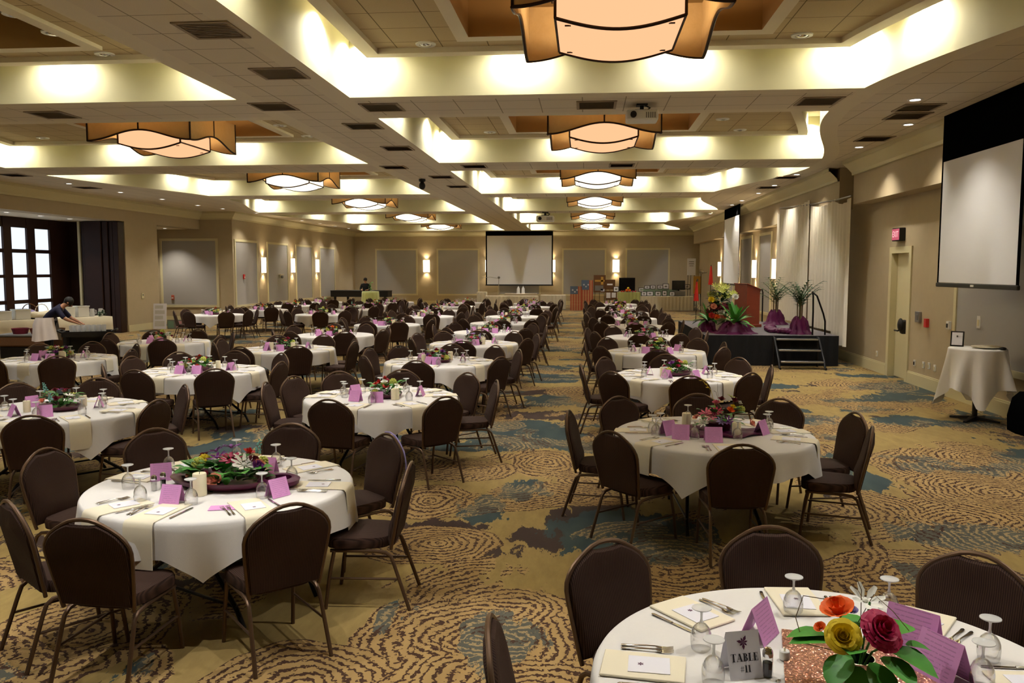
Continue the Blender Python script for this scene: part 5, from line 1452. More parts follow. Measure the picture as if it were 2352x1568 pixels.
MB().lathe([(.09, 0), (.12, .05), (.13, .3), (.1, .34), (.02, .32)], 18).build('vase', M['skirt'], t)
foliage_mb(rng, 130, .26, .8, .2, .05).xf(Matrix.Translation((0, 0, .2))).build('foliage', M['darkgreen'], t)
for i in range(24):
    a = rng.uniform(0, 6.28); q = rng.uniform(.05, .32); b = daisy_mb(.095, rng, 8, .5); b.xf(Matrix.Translation((q * cos(a) + .06, q * sin(a), .88 + rng.uniform(-.12, .25))) @ Matrix.Rotation(.7, 4, 'X')); b.build('bloom', M['limeflower'], t)['label'] = 'yellow-green bloom'
for i in range(20):
    a = rng.uniform(0, 6.28); q = rng.uniform(.1, .3); b = daisy_mb(.095, rng, 7, .4); b.xf(Matrix.Translation((q * cos(a), q * sin(a), .62 + rng.uniform(-.15, .15))) @ Matrix.Rotation(.9, 4, 'X')); b.build('bloom', M['burgundy'], t)['label'] = 'burgundy bloom'
for i, (px, pz, c) in enumerate(((-.12, .36, 'orange'), (.02, .37, 'coral'), (-.24, .4, 'red'), (-.02, .48, 'whitepetal'), (-.2, .62, 'coral'), (-.26, .78, 'yellow'), (.3, .85, 'whitepetal'))):
    b = rose_mb(.075, rng, 4); b.xf(Matrix.Translation((px, -.22, pz)) @ Matrix.Rotation(1.0, 4, 'X')); b.build('bloom', M[c], t)['label'] = '%s bloom' % COLNAME[c]

# ------------------------------------------------------------------ wall sconces
def sconce(lab, x, y, z0, z1, nx, ny):
    """half-drum of glowing glass on a bronze back plate; (nx, ny) points into the room"""
    t = thing('wall_sconce', lab, 'wall light', (x, y, (z0 + z1) / 2), math.atan2(ny, nx), 'glowing wall sconces'); h = (z1 - z0) / 2
    pts = [(.12 * cos(a) + .015, .21 * sin(a)) for a in [-PI / 2 + PI * i / 12 for i in range(13)]]
    MB().loops([[(px, py, -h) for px, py in pts], [(px, py, h) for px, py in pts]], closed=False).build('glass_shade', M['glow'], t)
    MB().box(0, .015, -.22, .22, -h * 1.0, h * 1.0).box(.01, .14, -.012, .012, -h - .03, -h).box(.01, .14, -.012, .012, h, h + .03).build('back_plate', M['bronze'], t, smooth=False)
    for s in (-1, 1):
        lamp('SPOT', (x + nx * .1, y + ny * .1, (z0 + z1) / 2 + s * (h + .02)), 22, (1, .78, .48), rot=(0 if s < 0 else PI, 0, 0), spot_size=rad(120), spot_blend=.9, shadow_soft_size=.05)
for i, xx in enumerate((-10.05, -6.08, -2.1, 1.88)):
    sconce('glowing half-round sconce on the end wall, %s' % ('farthest from the stage', 'half hidden by the left of the big screen', 'just right of the big screen', 'above the poster displays')[i], xx, YB - .01, 2.05, 2.8, 0, -1)
for i, yy in enumerate((36.8, 40.6, 44.4)): sconce('glowing half-round sconce on the left panelled wall, %s from the corner' % ('first', 'second', 'third')[i], XL + .01, yy, 2.06, 2.75, 1, 0)
for i, yy in enumerate((28.2, 31.5, 35.0, 39.5)): sconce('glowing half-round sconce on the right wall, %s beyond the drapes' % ('first', 'second', 'third', 'fourth')[i], XR - .01, yy, 1.9, 2.55, -1, 0)

# ------------------------------------------------------------------ projectors and camera on the ceiling
def projector(lab, x, y, s=1.0):
    t = thing('ceiling_projector', lab, 'projector', (x, y, ZC), 0, 'ceiling projectors'); t.scale = (s, s, s)
    MB().box(-.23, .23, -.18, .18, -.25, -.1, .02).build('body', M['white'], t, smooth=False)
    MB().lathe([(.045, 0), (.045, .05), (.03, .05), (.03, .03)], 16).xf(Matrix.Translation((-.13, -.18, -.175)) @ Matrix.Rotation(PI / 2, 4, 'X')).build('lens', M['black'], t)
    MB().tube([(0, 0, -.1), (0, 0, -.02)], .03, 10).box(-.08, .08, -.08, .08, -.02, -.001).box(-.1, .1, -.1, .1, -.105, -.085).tube([(.05, .03, -.1), (.12, .0, -.05), (.04, -.04, -.02)], .012, 6).build('mount', M['black'], t)
    g = MB()
    for i in range(5): g.box(.05 + i * .03, .065 + i * .03, -.184, -.178, -.22, -.14)
    g.build('grille', M['grey'], t, smooth=False)
projector('white projector hung below the nearest cross beam', .8, 12.45, 1.0)
projector('distant white projector hung in a far stage-side tray', -1.7, 35.0, 1.6)
t = thing('ceiling_speaker', 'small black device under the beam by the second left tray', 'camera', (-4.35, 22.0, ZC))
MB().lathe([(.09, 0), (.09, -.06), (.05, -.08), (.05, -.12)], 16).build('base', M['black'], t)
MB().ball((0, 0, -.18), .085, 14, 9, 1, 1, 1.2).build('lens_dome', M['black'], t)

# ------------------------------------------------------------------ far end of the hall
def skirted(lab, x0, x1, y0, y1, h, m, seed=0):
    cx2, cy2 = (x0 + x1) / 2, (y0 + y1) / 2; t = thing('skirted_table', lab, 'table', (cx2, cy2, 0)); hx, hy = (x1 - x0) / 2, (y1 - y0) / 2
    MB().box(-hx, hx, -hy, hy, h - .03, h, .008).build('tabletop', M[m], t, smooth=False)
    pts = []
    for (a, b), (c, d) in zip([(-hx, hy), (-hx, -hy), (hx, -hy), (hx, hy)], [(-hx, -hy), (hx, -hy), (hx, hy)]):
        L_ = math.hypot(c - a, d - b); n = max(8, int(L_ / .045)); nx, ny = (d - b) / L_, -(c - a) / L_
        for i in range(n + 1):
            s = i / n; w = .02 * sin(i * 1.5) - .0; pts.append((a + (c - a) * s - nx * w * .9, b + (d - b) * s - ny * w * .9))
    MB().loops([[(x, y, .01) for x, y in pts], [(x, y, h - .012) for x, y in pts]], closed=False).build('skirt', M[m], t, angle=80)
skirted('long cream skirted display table right of the far aisle', 2.95, 5.75, 44.9, 45.7, .77, 'skirt')
skirted('long cream skirted head table below the big screen', -5.5, -2.6, 45.0, 45.8, .76, 'skirt')
skirted('short cream skirted head table right of the long one below the screen', -2.5, -1.1, 46.2, 47.0, .78, 'skirt')
skirted('small cream box table left of the head table', -5.95, -5.45, 45.3, 45.8, .97, 'skirt')
skirted('lime-green covered table bearing the fruit display', 1.75, 2.95, 45.0, 45.7, .98, 'lime')
def monitor(lab, x, y, z, w, h):
    t = thing('monitor', lab, 'television', (x, y, z), 0, 'flat black monitors')
    MB().box(-w / 2, w / 2, -.03, .03, .06, .06 + h, .01).build('bezel', M['black'], t, smooth=False)
    MB().box(-w / 2 + .025, w / 2 - .025, -.034, -.029, .085, .035 + h).build('display', M['tvscreen'], t, smooth=False)
    MB().box(-.05, .05, -.02, .02, .01, .07).box(-w * .2, w * .2, -.1, .1, 0, .015).build('stand', M['black'], t, smooth=False)
monitor('larger flat black monitor on the lime-green table', 2.25, 45.4, .985, .87, .72)
monitor('smaller flat black monitor at the right of the display table', 5.02, 45.5, 1.05, .7, .5)
o = MB().box(-.35, .35, -.15, .15, 0, .27, .01).build('display_riser', M['grey'], None, (5.02, 45.5, .775), smooth=False); tag(o, 'grey riser block under the smaller monitor', 'riser')
t = thing('display_board', 'pale green low backdrop board along the display table', 'board', (3.95, 45.6, .775))
MB().box(-.95, 1.0, -.02, .02, 0, .36).build('board', mat('sage_board', S(138, 160, 138), .8), t, smooth=False)
def pframe(lab, x, y, z, w, h, lean=.2, fm='black'):
    t = thing('picture_frame', lab, 'frame', (x, y, z), 0, 'small framed pictures'); R_ = Matrix.Rotation(-lean, 4, 'X')
    MB().box(-w / 2, w / 2, -.01, .01, 0, h, .004).xf(R_).build('frame', M[fm], t, smooth=False)
    MB().box(-w / 2 + .03, w / 2 - .03, -.013, -.009, .03, h - .03).xf(R_).build('print', M['paper'], t, smooth=False)
    MB().box(-w / 5, w / 5, -.0145, -.012, h * .35, h * .65).xf(R_).build('picture', M['grey'], t, smooth=False)
FR = [(2.98, .98, .3, .24, 'at the left end'), (3.1, .775, .3, .24, 'low at the left'), (3.42, .775, .36, .26, 'low, second'), (3.85, .775, .32, .26, 'low, third'), (4.2, .775, .26, .3, 'low, fourth'), (3.3, 1.14, .3, .2, 'upper left'), (3.6, 1.14, .28, .22, 'upper second'), (4.0, 1.14, .3, .22, 'upper third'), (4.3, 1.14, .34, .3, 'upper fourth'), (4.6, .775, .3, .24, 'low before the smaller monitor'), (5.45, 1.14, .3, .26, 'right of the smaller monitor'), (1.62, .985, .3, .3, 'left of the larger monitor')]
for i, (x, z, w, h, ph) in enumerate(FR): pframe('small black framed picture %s on the display tables' % ph, x + .05, 45.15 if z < .8 else 45.58, z + .003, w, h, .15)
# fruit on the lime table
for i, (x, z, c, r, lb) in enumerate(((1.95, 1.04, 'red', .05, 'red fruit at the left'), (2.06, 1.04, 'red', .05, 'red fruit, second'), (2.22, 1.07, 'orange', .08, 'orange fruit in the middle'), (2.38, 1.07, 'orange', .08, 'orange fruit, right of the middle'), (2.3, 1.2, 'yellow', .07, 'yellow fruit on top'), (2.55, 1.04, 'magenta', .05, 'dark red fruit'), (2.68, 1.04, 'red', .05, 'red fruit at the right'))):
    o = MB().ball((0, 0, 0), r, 12, 8, 1, 1, .9).tube([(0, 0, r * .85), (.005, 0, r * 1.15)], .004, 5).build('fruit', M[c], None, (x, 45.12, z - .055 + r * .9 if z < 1.1 else z)); tag(o, '%s on the lime-green table' % lb, 'fruit', 'fruit on the lime table')
def flag_board(lab, x, y, w, h):
    t = thing('flag_board', lab, 'flag sign', (x, y, 0), 0, 'striped plank flags')
    mb = MB()
    n = 9
    for i in range(n):
        mb.k = i % 2; x0 = -w / 2 + w * i / n; mb.box(x0, x0 + w / n - .006, -.02, .02, .0, h)
    mb.k = 0
    mb.build('plank', [M['flagred'], mat('faded_cream', S(200, 150, 110), .8)], t, smooth=False)
    MB().box(-w / 2 - .01, w * .15, -.03, -.02, h * .68, h + .01).build('canton', M['flagblue'], t, smooth=False)
    MB().box(-w / 2, w / 2, .02, .05, h * .3, h * .34).box(-.03, .03, .02, .3, .0, .03).tube([(0, .04, h * .5), (0, .32, 0)], .02, 6).build('prop', M['wood'], t)
    st = MB()
    for k_ in range(3): st.merge(daisy_mb(.05, random.Random(1), 5, .0), Matrix.Translation((-w * .3 + .12 * k_, -.034, h * .85 - .1 * (k_ % 2))) @ Matrix.Rotation(PI / 2, 4, 'X'))
    st.build('star', M['paper'], t)
flag_board('shorter red striped plank flag with blue corner beside the aisle', -.5, 44.9, .62, 1.3)
flag_board('taller red striped plank flag with blue corner behind the shorter one', .1, 45.6, .62, 1.62)
def poster(lab, x, y, z, w, h, base, deco, legs=True, lean=.0):
    t = thing('easel_poster', lab, 'poster', (x, y, z), 0, 'display posters')
    MB().box(-w / 2, w / 2, -.015, .015, 0, h).build('board', M[base], t, smooth=False)
    mb = MB()
    for (a, b, c, d, k_) in deco: mb.k = k_; mb.box(a * w, b * w, -.019, -.014, c * h, d * h)
    mb.build('artwork', [M['gold'], M['grey'], M['paper']], t, smooth=False)
    if legs: MB().tube([(-w * .35, .02, h * .6), (-w * .45, -.02, -z)], .015, 6).tube([(w * .35, .02, h * .6), (w * .45, -.02, -z)], .015, 6).tube([(0, .02, h), (0, .45, -z)], .015, 6).build('easel', M['black'], t)
poster('tall dark poster with a gold figure on an easel behind the flags', .78, 45.9, .95, .66, .95, 'basket', [(.1, .3, .45, .9, 0), (-.4, .4, .62, .72, 0), (-.4, .3, .1, .4, 1), (.1, .4, .06, .2, 2)])
poster('dark brown poster with pale lettering left of the larger monitor', 1.35, 45.9, 1.1, .55, .55, 'basket', [(-.3, .25, .45, .6, 2)])
poster('dark low board with two pale prints under the brown poster', 1.4, 45.6, .55, .62, .5, 'basket', [(-.42, -.05, .2, .8, 2), (.05, .42, .25, .8, 2)])
poster('white lettered sign on a stand at the far right corner', 5.7, 45.6, 1.9, .45, .9, 'paper', [(-.3, .3, .78, .82, 1), (-.3, .3, .66, .7, 1), (-.25, .25, .54, .57, 1)])
poster('golden banner board hung beside the display table', 5.98, 45.2, .9, .42, .95, 'gold', [(-.1, .1, .7, .85, 1)])
def floor_flag(lab, x, y, h, m1, m2):
    t = thing('standing_flag', lab, 'flag', (x, y, 0), 0, 'standing flags')
    MB().tube([(0, 0, 0), (0, 0, h)], .014, 8).lathe([(.12, 0), (.12, .03), (.02, .05)], 16).build('pole', M['blackmetal'], t)
    mb = MB(); L_ = []
    for j in range(9):
        s = j / 8; w = .03 + .07 * s
        L_.append([(w * cos(a) * (1 + .2 * sin(6 * a)), .09 * sin(a), h - .05 - s * .8) for a in [2 * PI * i / 20 for i in range(20)]])
    mb.loops(L_, cap0=True, cap1=True); mb.m = [0 if (k_ % 20) >= 10 else 1 for k_ in range(len(mb.m))]
    mb.build('flag_cloth', [M[m1], M[m2]], t)
floor_flag('red and black drooping flag beside the tall bouquet', 4.6, 35.0, 1.75, 'redflag', 'black')
floor_flag('tall red and gold drooping flag by the right wall', 5.4, 36.5, 2.4, 'redflag', 'gold')
t = thing('lamp_stand', 'silver lamp head on a thin dark stand before the golden banner', 'stand', (5.95, 43.6, 0))
MB().tube([(0, 0, 0), (0, 0, 2.0)], .016, 6).tube([(-.25, -.1, 0), (0, 0, .4), (.25, -.1, 0)], .012, 5).tube([(0, 0, 2.0), (.3, 0, 2.05)], .012, 5).build('pole', M['black'], t)
MB().lathe([(.03, 0), (.09, .02), (.14, .12), (.12, .12), (.02, .03)], 16).xf(Matrix.Translation((0, -.02, 2.05)) @ Matrix.Rotation(1.2, 4, 'X')).build('reflector', M['chrome'], t)
# bistro table, black piano, standing person
t = thing('bistro_table', 'small round table under a lime green floor-length cloth', 'table', (-11.2, 42.5, 0))
MB().lathe([(.02, 1.04), (.43, 1.04), (.43, 1.06), (.02, 1.06)], 32).build('tabletop', M['wood'], t); MB().tube([(0, 0, 0), (0, 0, 1.04)], .04, 8).build('pole', M['black'], t)
n = 60; L_ = [[(R_ * cos(2 * PI * i / n) * (1 + k_ * sin(12 * 2 * PI * i / n)), R_ * sin(2 * PI * i / n) * (1 + k_ * sin(12 * 2 * PI * i / n)), z) for i in range(n)] for R_, z, k_ in ((.3, 1.064, 0), (.435, 1.064, 0), (.445, 1.05, 0), (.45, .9, .02), (.46, .5, .05), (.48, .02, .07))]
o = MB().loops(L_, cap0=True).build('tablecloth', M['lime'], None, (-11.2, 42.5, 0), angle=80); tag(o, 'lime green floor-length cloth on the small round bistro table', 'tablecloth')
t = thing('flower_arrangement', 'slim vase of green sprigs on the lime bistro table', 'flowers', (-11.15, 42.4, 1.066))
MB().lathe([(.05, 0), (.05, .2), (.035, .22)], 14).build('vase', M['glass'], t)
f = foliage_mb(random.Random(4), 26, .1, .5, .12, .03); f.tube([(0, 0, .02), (0, 0, .5)], .008, 5); f.build('foliage', M['grass'], t)
t = thing('grand_piano', 'low black piano against the far left corner', 'piano', (-12.7, 46.5, 0))
MB().loops([[(x, y, z) for x, y in ((-1.7, -.6), (1.6, -.6), (1.7, .0), (.9, .5), (-.4, .6), (-1.7, .7))] for z in (.66, .98)], cap0=True, cap1=True).build('case', M['black'], t, smooth=False)
MB().loops([[(x, y, z) for x, y in ((-1.72, -.62), (1.62, -.62), (1.72, .0), (.9, .52), (-.4, .62), (-1.72, .72))] for z in (.985, 1.02)], cap0=True, cap1=True).build('lid', M['black'], t, smooth=False)
for x, y in ((-1.5, -.4), (1.4, -.4), (-1.0, .45)): MB().lathe([(.05, 0), (.06, .1), (.05, .2), (.08, .66)], 10, x, y).build('leg', M['black'], t)

# ------------------------------------------------------------------ people (one continuous skinned body each, clothing as children)
def skin_obj(name, joints, edges, m, parent=None, root=0, lv=1):
    me = bpy.data.meshes.new(name); me.from_pydata([j[0] for j in joints], edges, []); me.materials.append(m)
    o = bpy.data.objects.new(name, me); C.objects.link(o)
    if parent is not None: o.parent = parent
    md = o.modifiers.new('skin', 'SKIN'); md.use_smooth_shade = True
    for i, sv in enumerate(me.skin_vertices[0].data):
        r = joints[i][1]; sv.radius = (r, r) if not isinstance(r, tuple) else r
        sv.use_root = (i == root)
    s = o.modifiers.new('sub', 'SUBSURF'); s.levels = lv; s.render_levels = lv
    return o
def person(lab, loc, rz, J, shirt, trousers, hairm, sleeves_to='wrist', apron=False, scale=1.0):
    """J: dictionary of joint positions (metres, feet at z=0, facing +Y)"""
    names = ['pelvis', 'waist', 'chest', 'neck', 'head', 'crown']
    r = dict(pelvis=(.15, .11), waist=(.13, .1), chest=(.155, .11), neck=.052, head=.088, crown=.075)
    jt = [(J[k_], r[k_]) for k_ in names]; ed = [(i, i + 1) for i in range(5)]
    def chain(start, lst):
        prev = start
        for p, q in lst:
            jt.append((p, q)); ed.append((prev, len(jt) - 1)); prev = len(jt) - 1
        return prev
    for s in 'lr':
        w = chain(2, [(J['sh_' + s], .062), (J['el_' + s], .044), (J['wr_' + s], .031)])
        d = (Vector(J['wr_' + s]) - Vector(J['el_' + s])).normalized(); side = d.cross(Vector((0, 0, 1)))
        side = side.normalized() if side.length > .05 else Vector((1, 0, 0))
        palm_ = Vector(J['wr_' + s]) + d * .07; pi_ = chain(w, [(tuple(palm_), (.036, .016))])
        nrm = side.cross(d).normalized()
        for k_, (o_, ln) in enumerate(((-.03, .07), (-.01, .082), (.01, .078), (.03, .06))):
            p1 = palm_ + side * o_ + d * .03; chain(pi_, [(tuple(p1 + d * ln * .45), .010), (tuple(p1 + d * ln * .9 - nrm * .015), .008)])
        chain(w, [(tuple(Vector(J['wr_' + s]) + d * .035 + side * -.045), .011), (tuple(Vector(J['wr_' + s]) + d * .075 + side * -.06), .009)])
        chain(0, [(J['hip_' + s], .095), (J['kn_' + s], .062), (J['an_' + s], .042), (J['toe_' + s], .035)])
    o = skin_obj('person', jt, ed, M['skin'], None); o.location = loc; o.rotation_euler = (0, 0, rz); o.scale = (scale,) * 3; tag(o, lab, 'person')
    # clothing
    tj = [(J['pelvis'], (.175, .13)), (J['waist'], (.16, .125)), (J['chest'], (.205, .16)), (tuple(Vector(J['chest']) * .3 + Vector(J['neck']) * .7), (.105, .1))]; te = [(0, 1), (1, 2), (2, 3)]
    for s in 'lr':
        a = len(tj); tj += [(J['sh_' + s], .074), (J['el_' + s], .06)]; te += [(2, a), (a, a + 1)]
        if sleeves_to == 'wrist': tj.append((tuple(Vector(J['el_' + s]).lerp(Vector(J['wr_' + s]), .9)), .045)); te.append((a + 1, a + 2))
    skin_obj('shirt', tj, te, shirt, o)
    lj = [(J['pelvis'], (.18, .135))]; le = []
    for s in 'lr':
        a = len(lj); lj += [(J['hip_' + s], .115), (J['kn_' + s], .085), (tuple(Vector(J['an_' + s]) + Vector((0, 0, .02))), .065)]; le += [(0, a), (a, a + 1), (a + 1, a + 2)]
        skin_obj('shoe', [(tuple(Vector(J['an_' + s]) + Vector((0, -.03, -.03))), .045), (J['toe_' + s], .042)], [(0, 1)], M['suit'], o)
    skin_obj('trousers', lj, le, trousers, o)
    hd = Vector(J['head']); up = (Vector(J['crown']) - Vector(J['neck'])).normalized()
    fw = Vector((0, 1, 0)); fw = (fw - up * fw.dot(up)).normalized(); sd = fw.cross(up)
    hb = MB().ball((0, 0, 0), .104, 16, 10, 1, 1.05, 1.02).ball((0, -.07, -.05), .06, 10, 7); c = hd + up * .034 - fw * .028
    hb.xf(Matrix.Translation(c)); h_ = hb.build('hair', hairm, o)
    f = MB()
    for s in (-1, 1): f.ball(tuple(hd + fw * .085 + sd * s * .032 + up * .012), .012, 8, 6)
    f.build('eye', M['black'], o)
    f = MB().ball(tuple(hd + fw * .1 - up * .012), .015, 8, 6, 1, 1.2, 1.6)
    for s in (-1, 1): f.ball(tuple(hd + sd * s * .092), .02, 8, 6, .5, 1, 1.4)
    f.build('nose_and_ears', M['skin'], o)
    MB().ball(tuple(hd + fw * .09 - up * .045), .02, 8, 5, 1.2, .5, .4).build('mouth', mat('lips', S(140, 76, 70), .6), o)
    return o
# the server bends over the cart: hips at the back, chest pitched forward
J = dict(pelvis=(0, -.08, .92), waist=(0, .0, 1.06), chest=(0, .22, 1.24), neck=(0, .36, 1.34), head=(0, .46, 1.40), crown=(0, .52, 1.5),
 sh_l=(-.19, .25, 1.24), el_l=(-.24, .42, 1.02), wr_l=(-.18, .62, .92), sh_r=(.19, .25, 1.24), el_r=(.25, .42, 1.02), wr_r=(.18, .64, .92),
 hip_l=(-.1, -.06, .86), kn_l=(-.11, -.02, .48), an_l=(-.12, -.06, .08), toe_l=(-.13, .1, .04), hip_r=(.1, -.06, .86), kn_r=(.11, .0, .48), an_r=(.12, -.04, .08), toe_r=(.13, .12, .04))
srv = person('server in navy shirt and white apron bending over the bus cart', (-12.95, 18.95, 0), -1.25, J, M['navy'], M['suit'], M['hair'], 'elbow')
n = 40; L_ = []
for rx, ry, cy2, z in ((.27, .225, -.05, 1.05), (.3, .27, -.07, .88), (.31, .285, -.06, .7), (.34, .31, -.05, .5)):
    L_.append([(rx * cos(a) * (1 + .16 * sin(9 * a) * (1.08 - z)), cy2 + ry * sin(a) * (1 + .16 * sin(8 * a) * (1.08 - z)), z + .04 * sin(2 * a) * (1.05 - z)) for a in [PI * .62 + 2 * PI * .88 * i / n for i in range(n)]])
MB().loops(L_, closed=False).build('apron', M['apron'], srv, angle=80)
J2 = dict(pelvis=(0, 0, .92), waist=(0, 0, 1.1), chest=(0, .01, 1.32), neck=(0, .02, 1.5), head=(0, .04, 1.6), crown=(0, .04, 1.7),
 sh_l=(-.19, .0, 1.38), el_l=(-.27, .04, 1.12), wr_l=(-.16, .24, 1.1), sh_r=(.19, .0, 1.38), el_r=(.27, .04, 1.12), wr_r=(.16, .24, 1.1),
 hip_l=(-.1, 0, .86), kn_l=(-.11, .03, .48), an_l=(-.12, 0, .08), toe_l=(-.13, .15, .04), hip_r=(.1, 0, .86), kn_r=(.11, .03, .48), an_r=(.12, 0, .08), toe_r=(.13, .15, .04))
person('person in black standing behind the lime green bistro table', (-11.75, 43.6, 0), PI, J2, M['suit'], M['suit'], M['hair'], scale=1.02)

# ------------------------------------------------------------------ serving corner on the left
def bus_cart(lab, x, y, rz):
    t = thing('bus_cart', lab, 'cart', (x, y, 0), rz)
    for nm, z in (('top_tray', .78), ('lower_tray', .32)):
        mb = MB().box(-.5, .5, -.27, .27, z - .12, z - .1)
        mb.box(-.52, -.49, -.28, .28, z - .12, z).box(.49, .52, -.28, .28, z - .12, z).box(-.52, .52, -.28, -.255, z - .12, z).box(-.52, .52, .255, .28, z - .12, z)
        mb.build(nm, M['black'], t, smooth=False)
    for sx in (-1, 1):
        for sy in (-1, 1):
            lg_ = MB().box(sx * .46 - .035, sx * .46 + .035, sy * .23 - .035, sy * .23 + .035, .1, .7, .01).build('leg', M['black'], t, smooth=False)
            MB().lathe([(.02, -.012), (.05, -.012), (.05, .012), (.02, .012)], 14).xf(Matrix.Translation((sx * .46, sy * .23, .05)) @ Matrix.Rotation(PI / 2, 4, 'X')).build('caster', M['grey'], lg_)
    for s in (-1, 1): MB().tube([(s * .51, -.24, .76), (s * .6, -.22, .8), (s * .62, 0, .8), (s * .6, .22, .8), (s * .51, .24, .76)], .024, 8).build('handle', M['black'], t)
    MB().box(-.5, .5, .25, .27, .1, .68).build('side_panel', M['black'], t, smooth=False)
    return t
bus_cart('black two-shelf bus cart loaded with clear tumblers', -11.55, 18.3, .45)
tm = MB().lathe([(.034, 0), (.045, .23), (.042, .23), (.031, .008)], 14).mesh('tumbler', M['foot'])
k_ = 0
for i in range(7):
    for j in range(3):
        lx, ly = -.33 + i * .11, -.14 + j * .13; c_, s_ = cos(.45), sin(.45)
        o = bpy.data.objects.new('tumbler', tm); C.objects.link(o); o.location = (-11.55 + c_ * lx - s_ * ly, 18.3 + s_ * lx + c_ * ly, .682)
        tag(o, 'clear tumbler on the bus cart, %s along in the %s row' % (ORD[i], ('near', 'middle', 'far')[j]), 'glass', 'tumblers on the bus cart')
t = thing('buffet_table', 'long white-clothed serving table before the frosted windows', 'table', (-15.95, 23.3, 0), math.atan2(2.6, 1.75))
MB().box(-1.7, 1.7, -.4, .4, .72, .75).build('tabletop', M['wood'], t, smooth=False)
for sx in (-1, 1):
    for sy in (-1, 1): MB().tube([(sx * 1.5, sy * .32, 0), (sx * 1.5, sy * .32, .72)], .02, 8).build('leg', M['blackmetal'], t)
n = 0; L_ = []
per = [(-1.72, -.42), (1.72, -.42), (1.72, .42), (-1.72, .42)]
def perloop(z, amp, grow):
    out = []
    for (a, b), (c, d) in zip(per, per[1:] + per[:1]):
        L2 = math.hypot(c - a, d - b); m_ = int(L2 / .06); nx, ny = (d - b) / L2, -(c - a) / L2
        for i in range(m_):
            s = i / m_; w = grow + amp * sin(i * .9); out.append((a + (c - a) * s + nx * w, b + (d - b) * s + ny * w, z))
    return out
o = MB().loops([perloop(.757, 0, -.02), perloop(.75, 0, 0), perloop(.5, .012, .01), perloop(.06, .03, .03)], cap0=True).build('tablecloth', M['skirt'], None, (-15.95, 23.3, 0), math.atan2(2.6, 1.75), angle=80)
tag(o, 'cream floor-length cloth on the serving table before the windows', 'tablecloth')
def tl(lx, ly):
    a = math.atan2(2.6, 1.75); return (-15.95 + cos(a) * lx - sin(a) * ly, 23.3 + sin(a) * lx + cos(a) * ly)
def on_buffet(nm, lab, cat, lx, ly, mb, m, rz=0, grp=None):
    x, y = tl(lx, ly); o = mb.build(nm, M[m], None, (x, y, .759), rz); tag(o, lab, cat, grp); return o
for i, (lx, w, h) in enumerate(((-1.3, .5, .26), (-.75, .42, .3), (.55, .3, .32), (.95, .34, .34))):
    on_buffet('storage_box', 'plain white storage box on the serving table, %s from the near end' % ORD[i], 'box', lx, -.05, MB().box(-w / 2, w / 2, -.17, .17, 0, h, .015).box(-w / 2 - .012, w / 2 + .012, -.182, .182, h - .03, h, .006), 'white', 1.0, 'white storage boxes')
on_buffet('bunched_towel', 'bunched cream towels on the serving table', 'towel', -.2, -.15, MB().ball((0, 0, .1), .26, 16, 9, 1.4, .8, .45).ball((.2, .05, .16), .16, 12, 7, 1.3, .8, .5).ball((-.22, .0, .12), .15, 12, 7, 1, 1, .7), 'napkin', 1.0)
x, y = tl(-.45, .1); t = thing('wicker_basket', 'dark wicker basket with a hooped handle on the serving table', 'basket', (x, y, .759), .8)
MB().lathe([(.02, 0), (.16, 0), (.22, .2), (.2, .2), (.15, .015)], 24).build('body', M['basket'], t); MB().tube([(.2 * cos(a), 0, .2 + .24 * sin(a)) for a in [PI * i / 12 for i in range(13)]], .014, 6).build('handle', M['basket'], t); MB().ball((0, 0, .16), .15, 12, 8, 1.1, 1, .8).build('liner', M['lavender'], t)
x, y = tl(-.1, .15); t = thing('hoop_basket', 'pale basket with a tall hooped handle beside the wicker basket', 'basket', (x, y, .759), .8)
MB().lathe([(.02, 0), (.13, 0), (.19, .16), (.17, .16), (.12, .015)], 24).build('body', M['stem'], t); MB().tube([(.18 * cos(a), 0, .16 + .26 * sin(a)) for a in [PI * i / 12 for i in range(13)]], .012, 6).build('handle', M['napkin'], t)
for i in range(5):
    on_buffet('water_pitcher', 'clear water pitcher at the far end of the serving table, %s in line' % ORD[i], 'pitcher', 1.1 + .13 * i, .12 * (-1) ** i, MB().lathe([(.02, 0), (.06, 0), (.07, .1), (.05, .19), (.058, .23), (.054, .23), (.046, .19), (.064, .1), (.055, .008)], 16).tube([(.055, 0, .2), (.11, 0, .18), (.11, 0, .08), (.066, 0, .06)], .008, 6), 'foot', .3 * i, 'clear water pitchers')
on_buffet('leafy_bunch', 'small bunch of green leaves at the end of the serving table', 'plant', 1.45, -.25, foliage_mb(random.Random(9), 30, .12, .16, .12, .04), 'darkgreen')
# low dark cart of produce and bags in front of the serving table
t = thing('produce_cart', 'low dark cart holding baskets in front of the serving table', 'cart', (-13.7, 19.6, 0), .1)
MB().box(-.85, .85, -.35, .35, .3, .55, .03).build('bin', M['basket'], t, smooth=False); MB().box(-.8, .8, -.3, .3, .0, .3, .02).build('base', M['black'], t, smooth=False)
MB().box(-.86, .86, -.36, .36, .55, .6, .01).build('rim', M['grey'], t, smooth=False)
for i, (dx, m_, w) in enumerate(((-.4, 'burgundy', 'dark red'), (.05, 'cherry', 'brown'), (.5, 'basket', 'wicker'))):
    o = MB().lathe([(.05, 0), (.16, 0), (.2, .14), (.18, .14), (.14, .02), (.02, .02)], 20).build('shallow_bowl', M[m_], None, (-13.7 + dx, 19.55 + dx * .1, .601)); tag(o, 'shallow %s bowl on the low produce cart' % w, 'bowl')
t = thing('stroller_bag', 'bulging black bag with a curved handle at the left edge', 'bag', (-14.05, 17.3, 0))
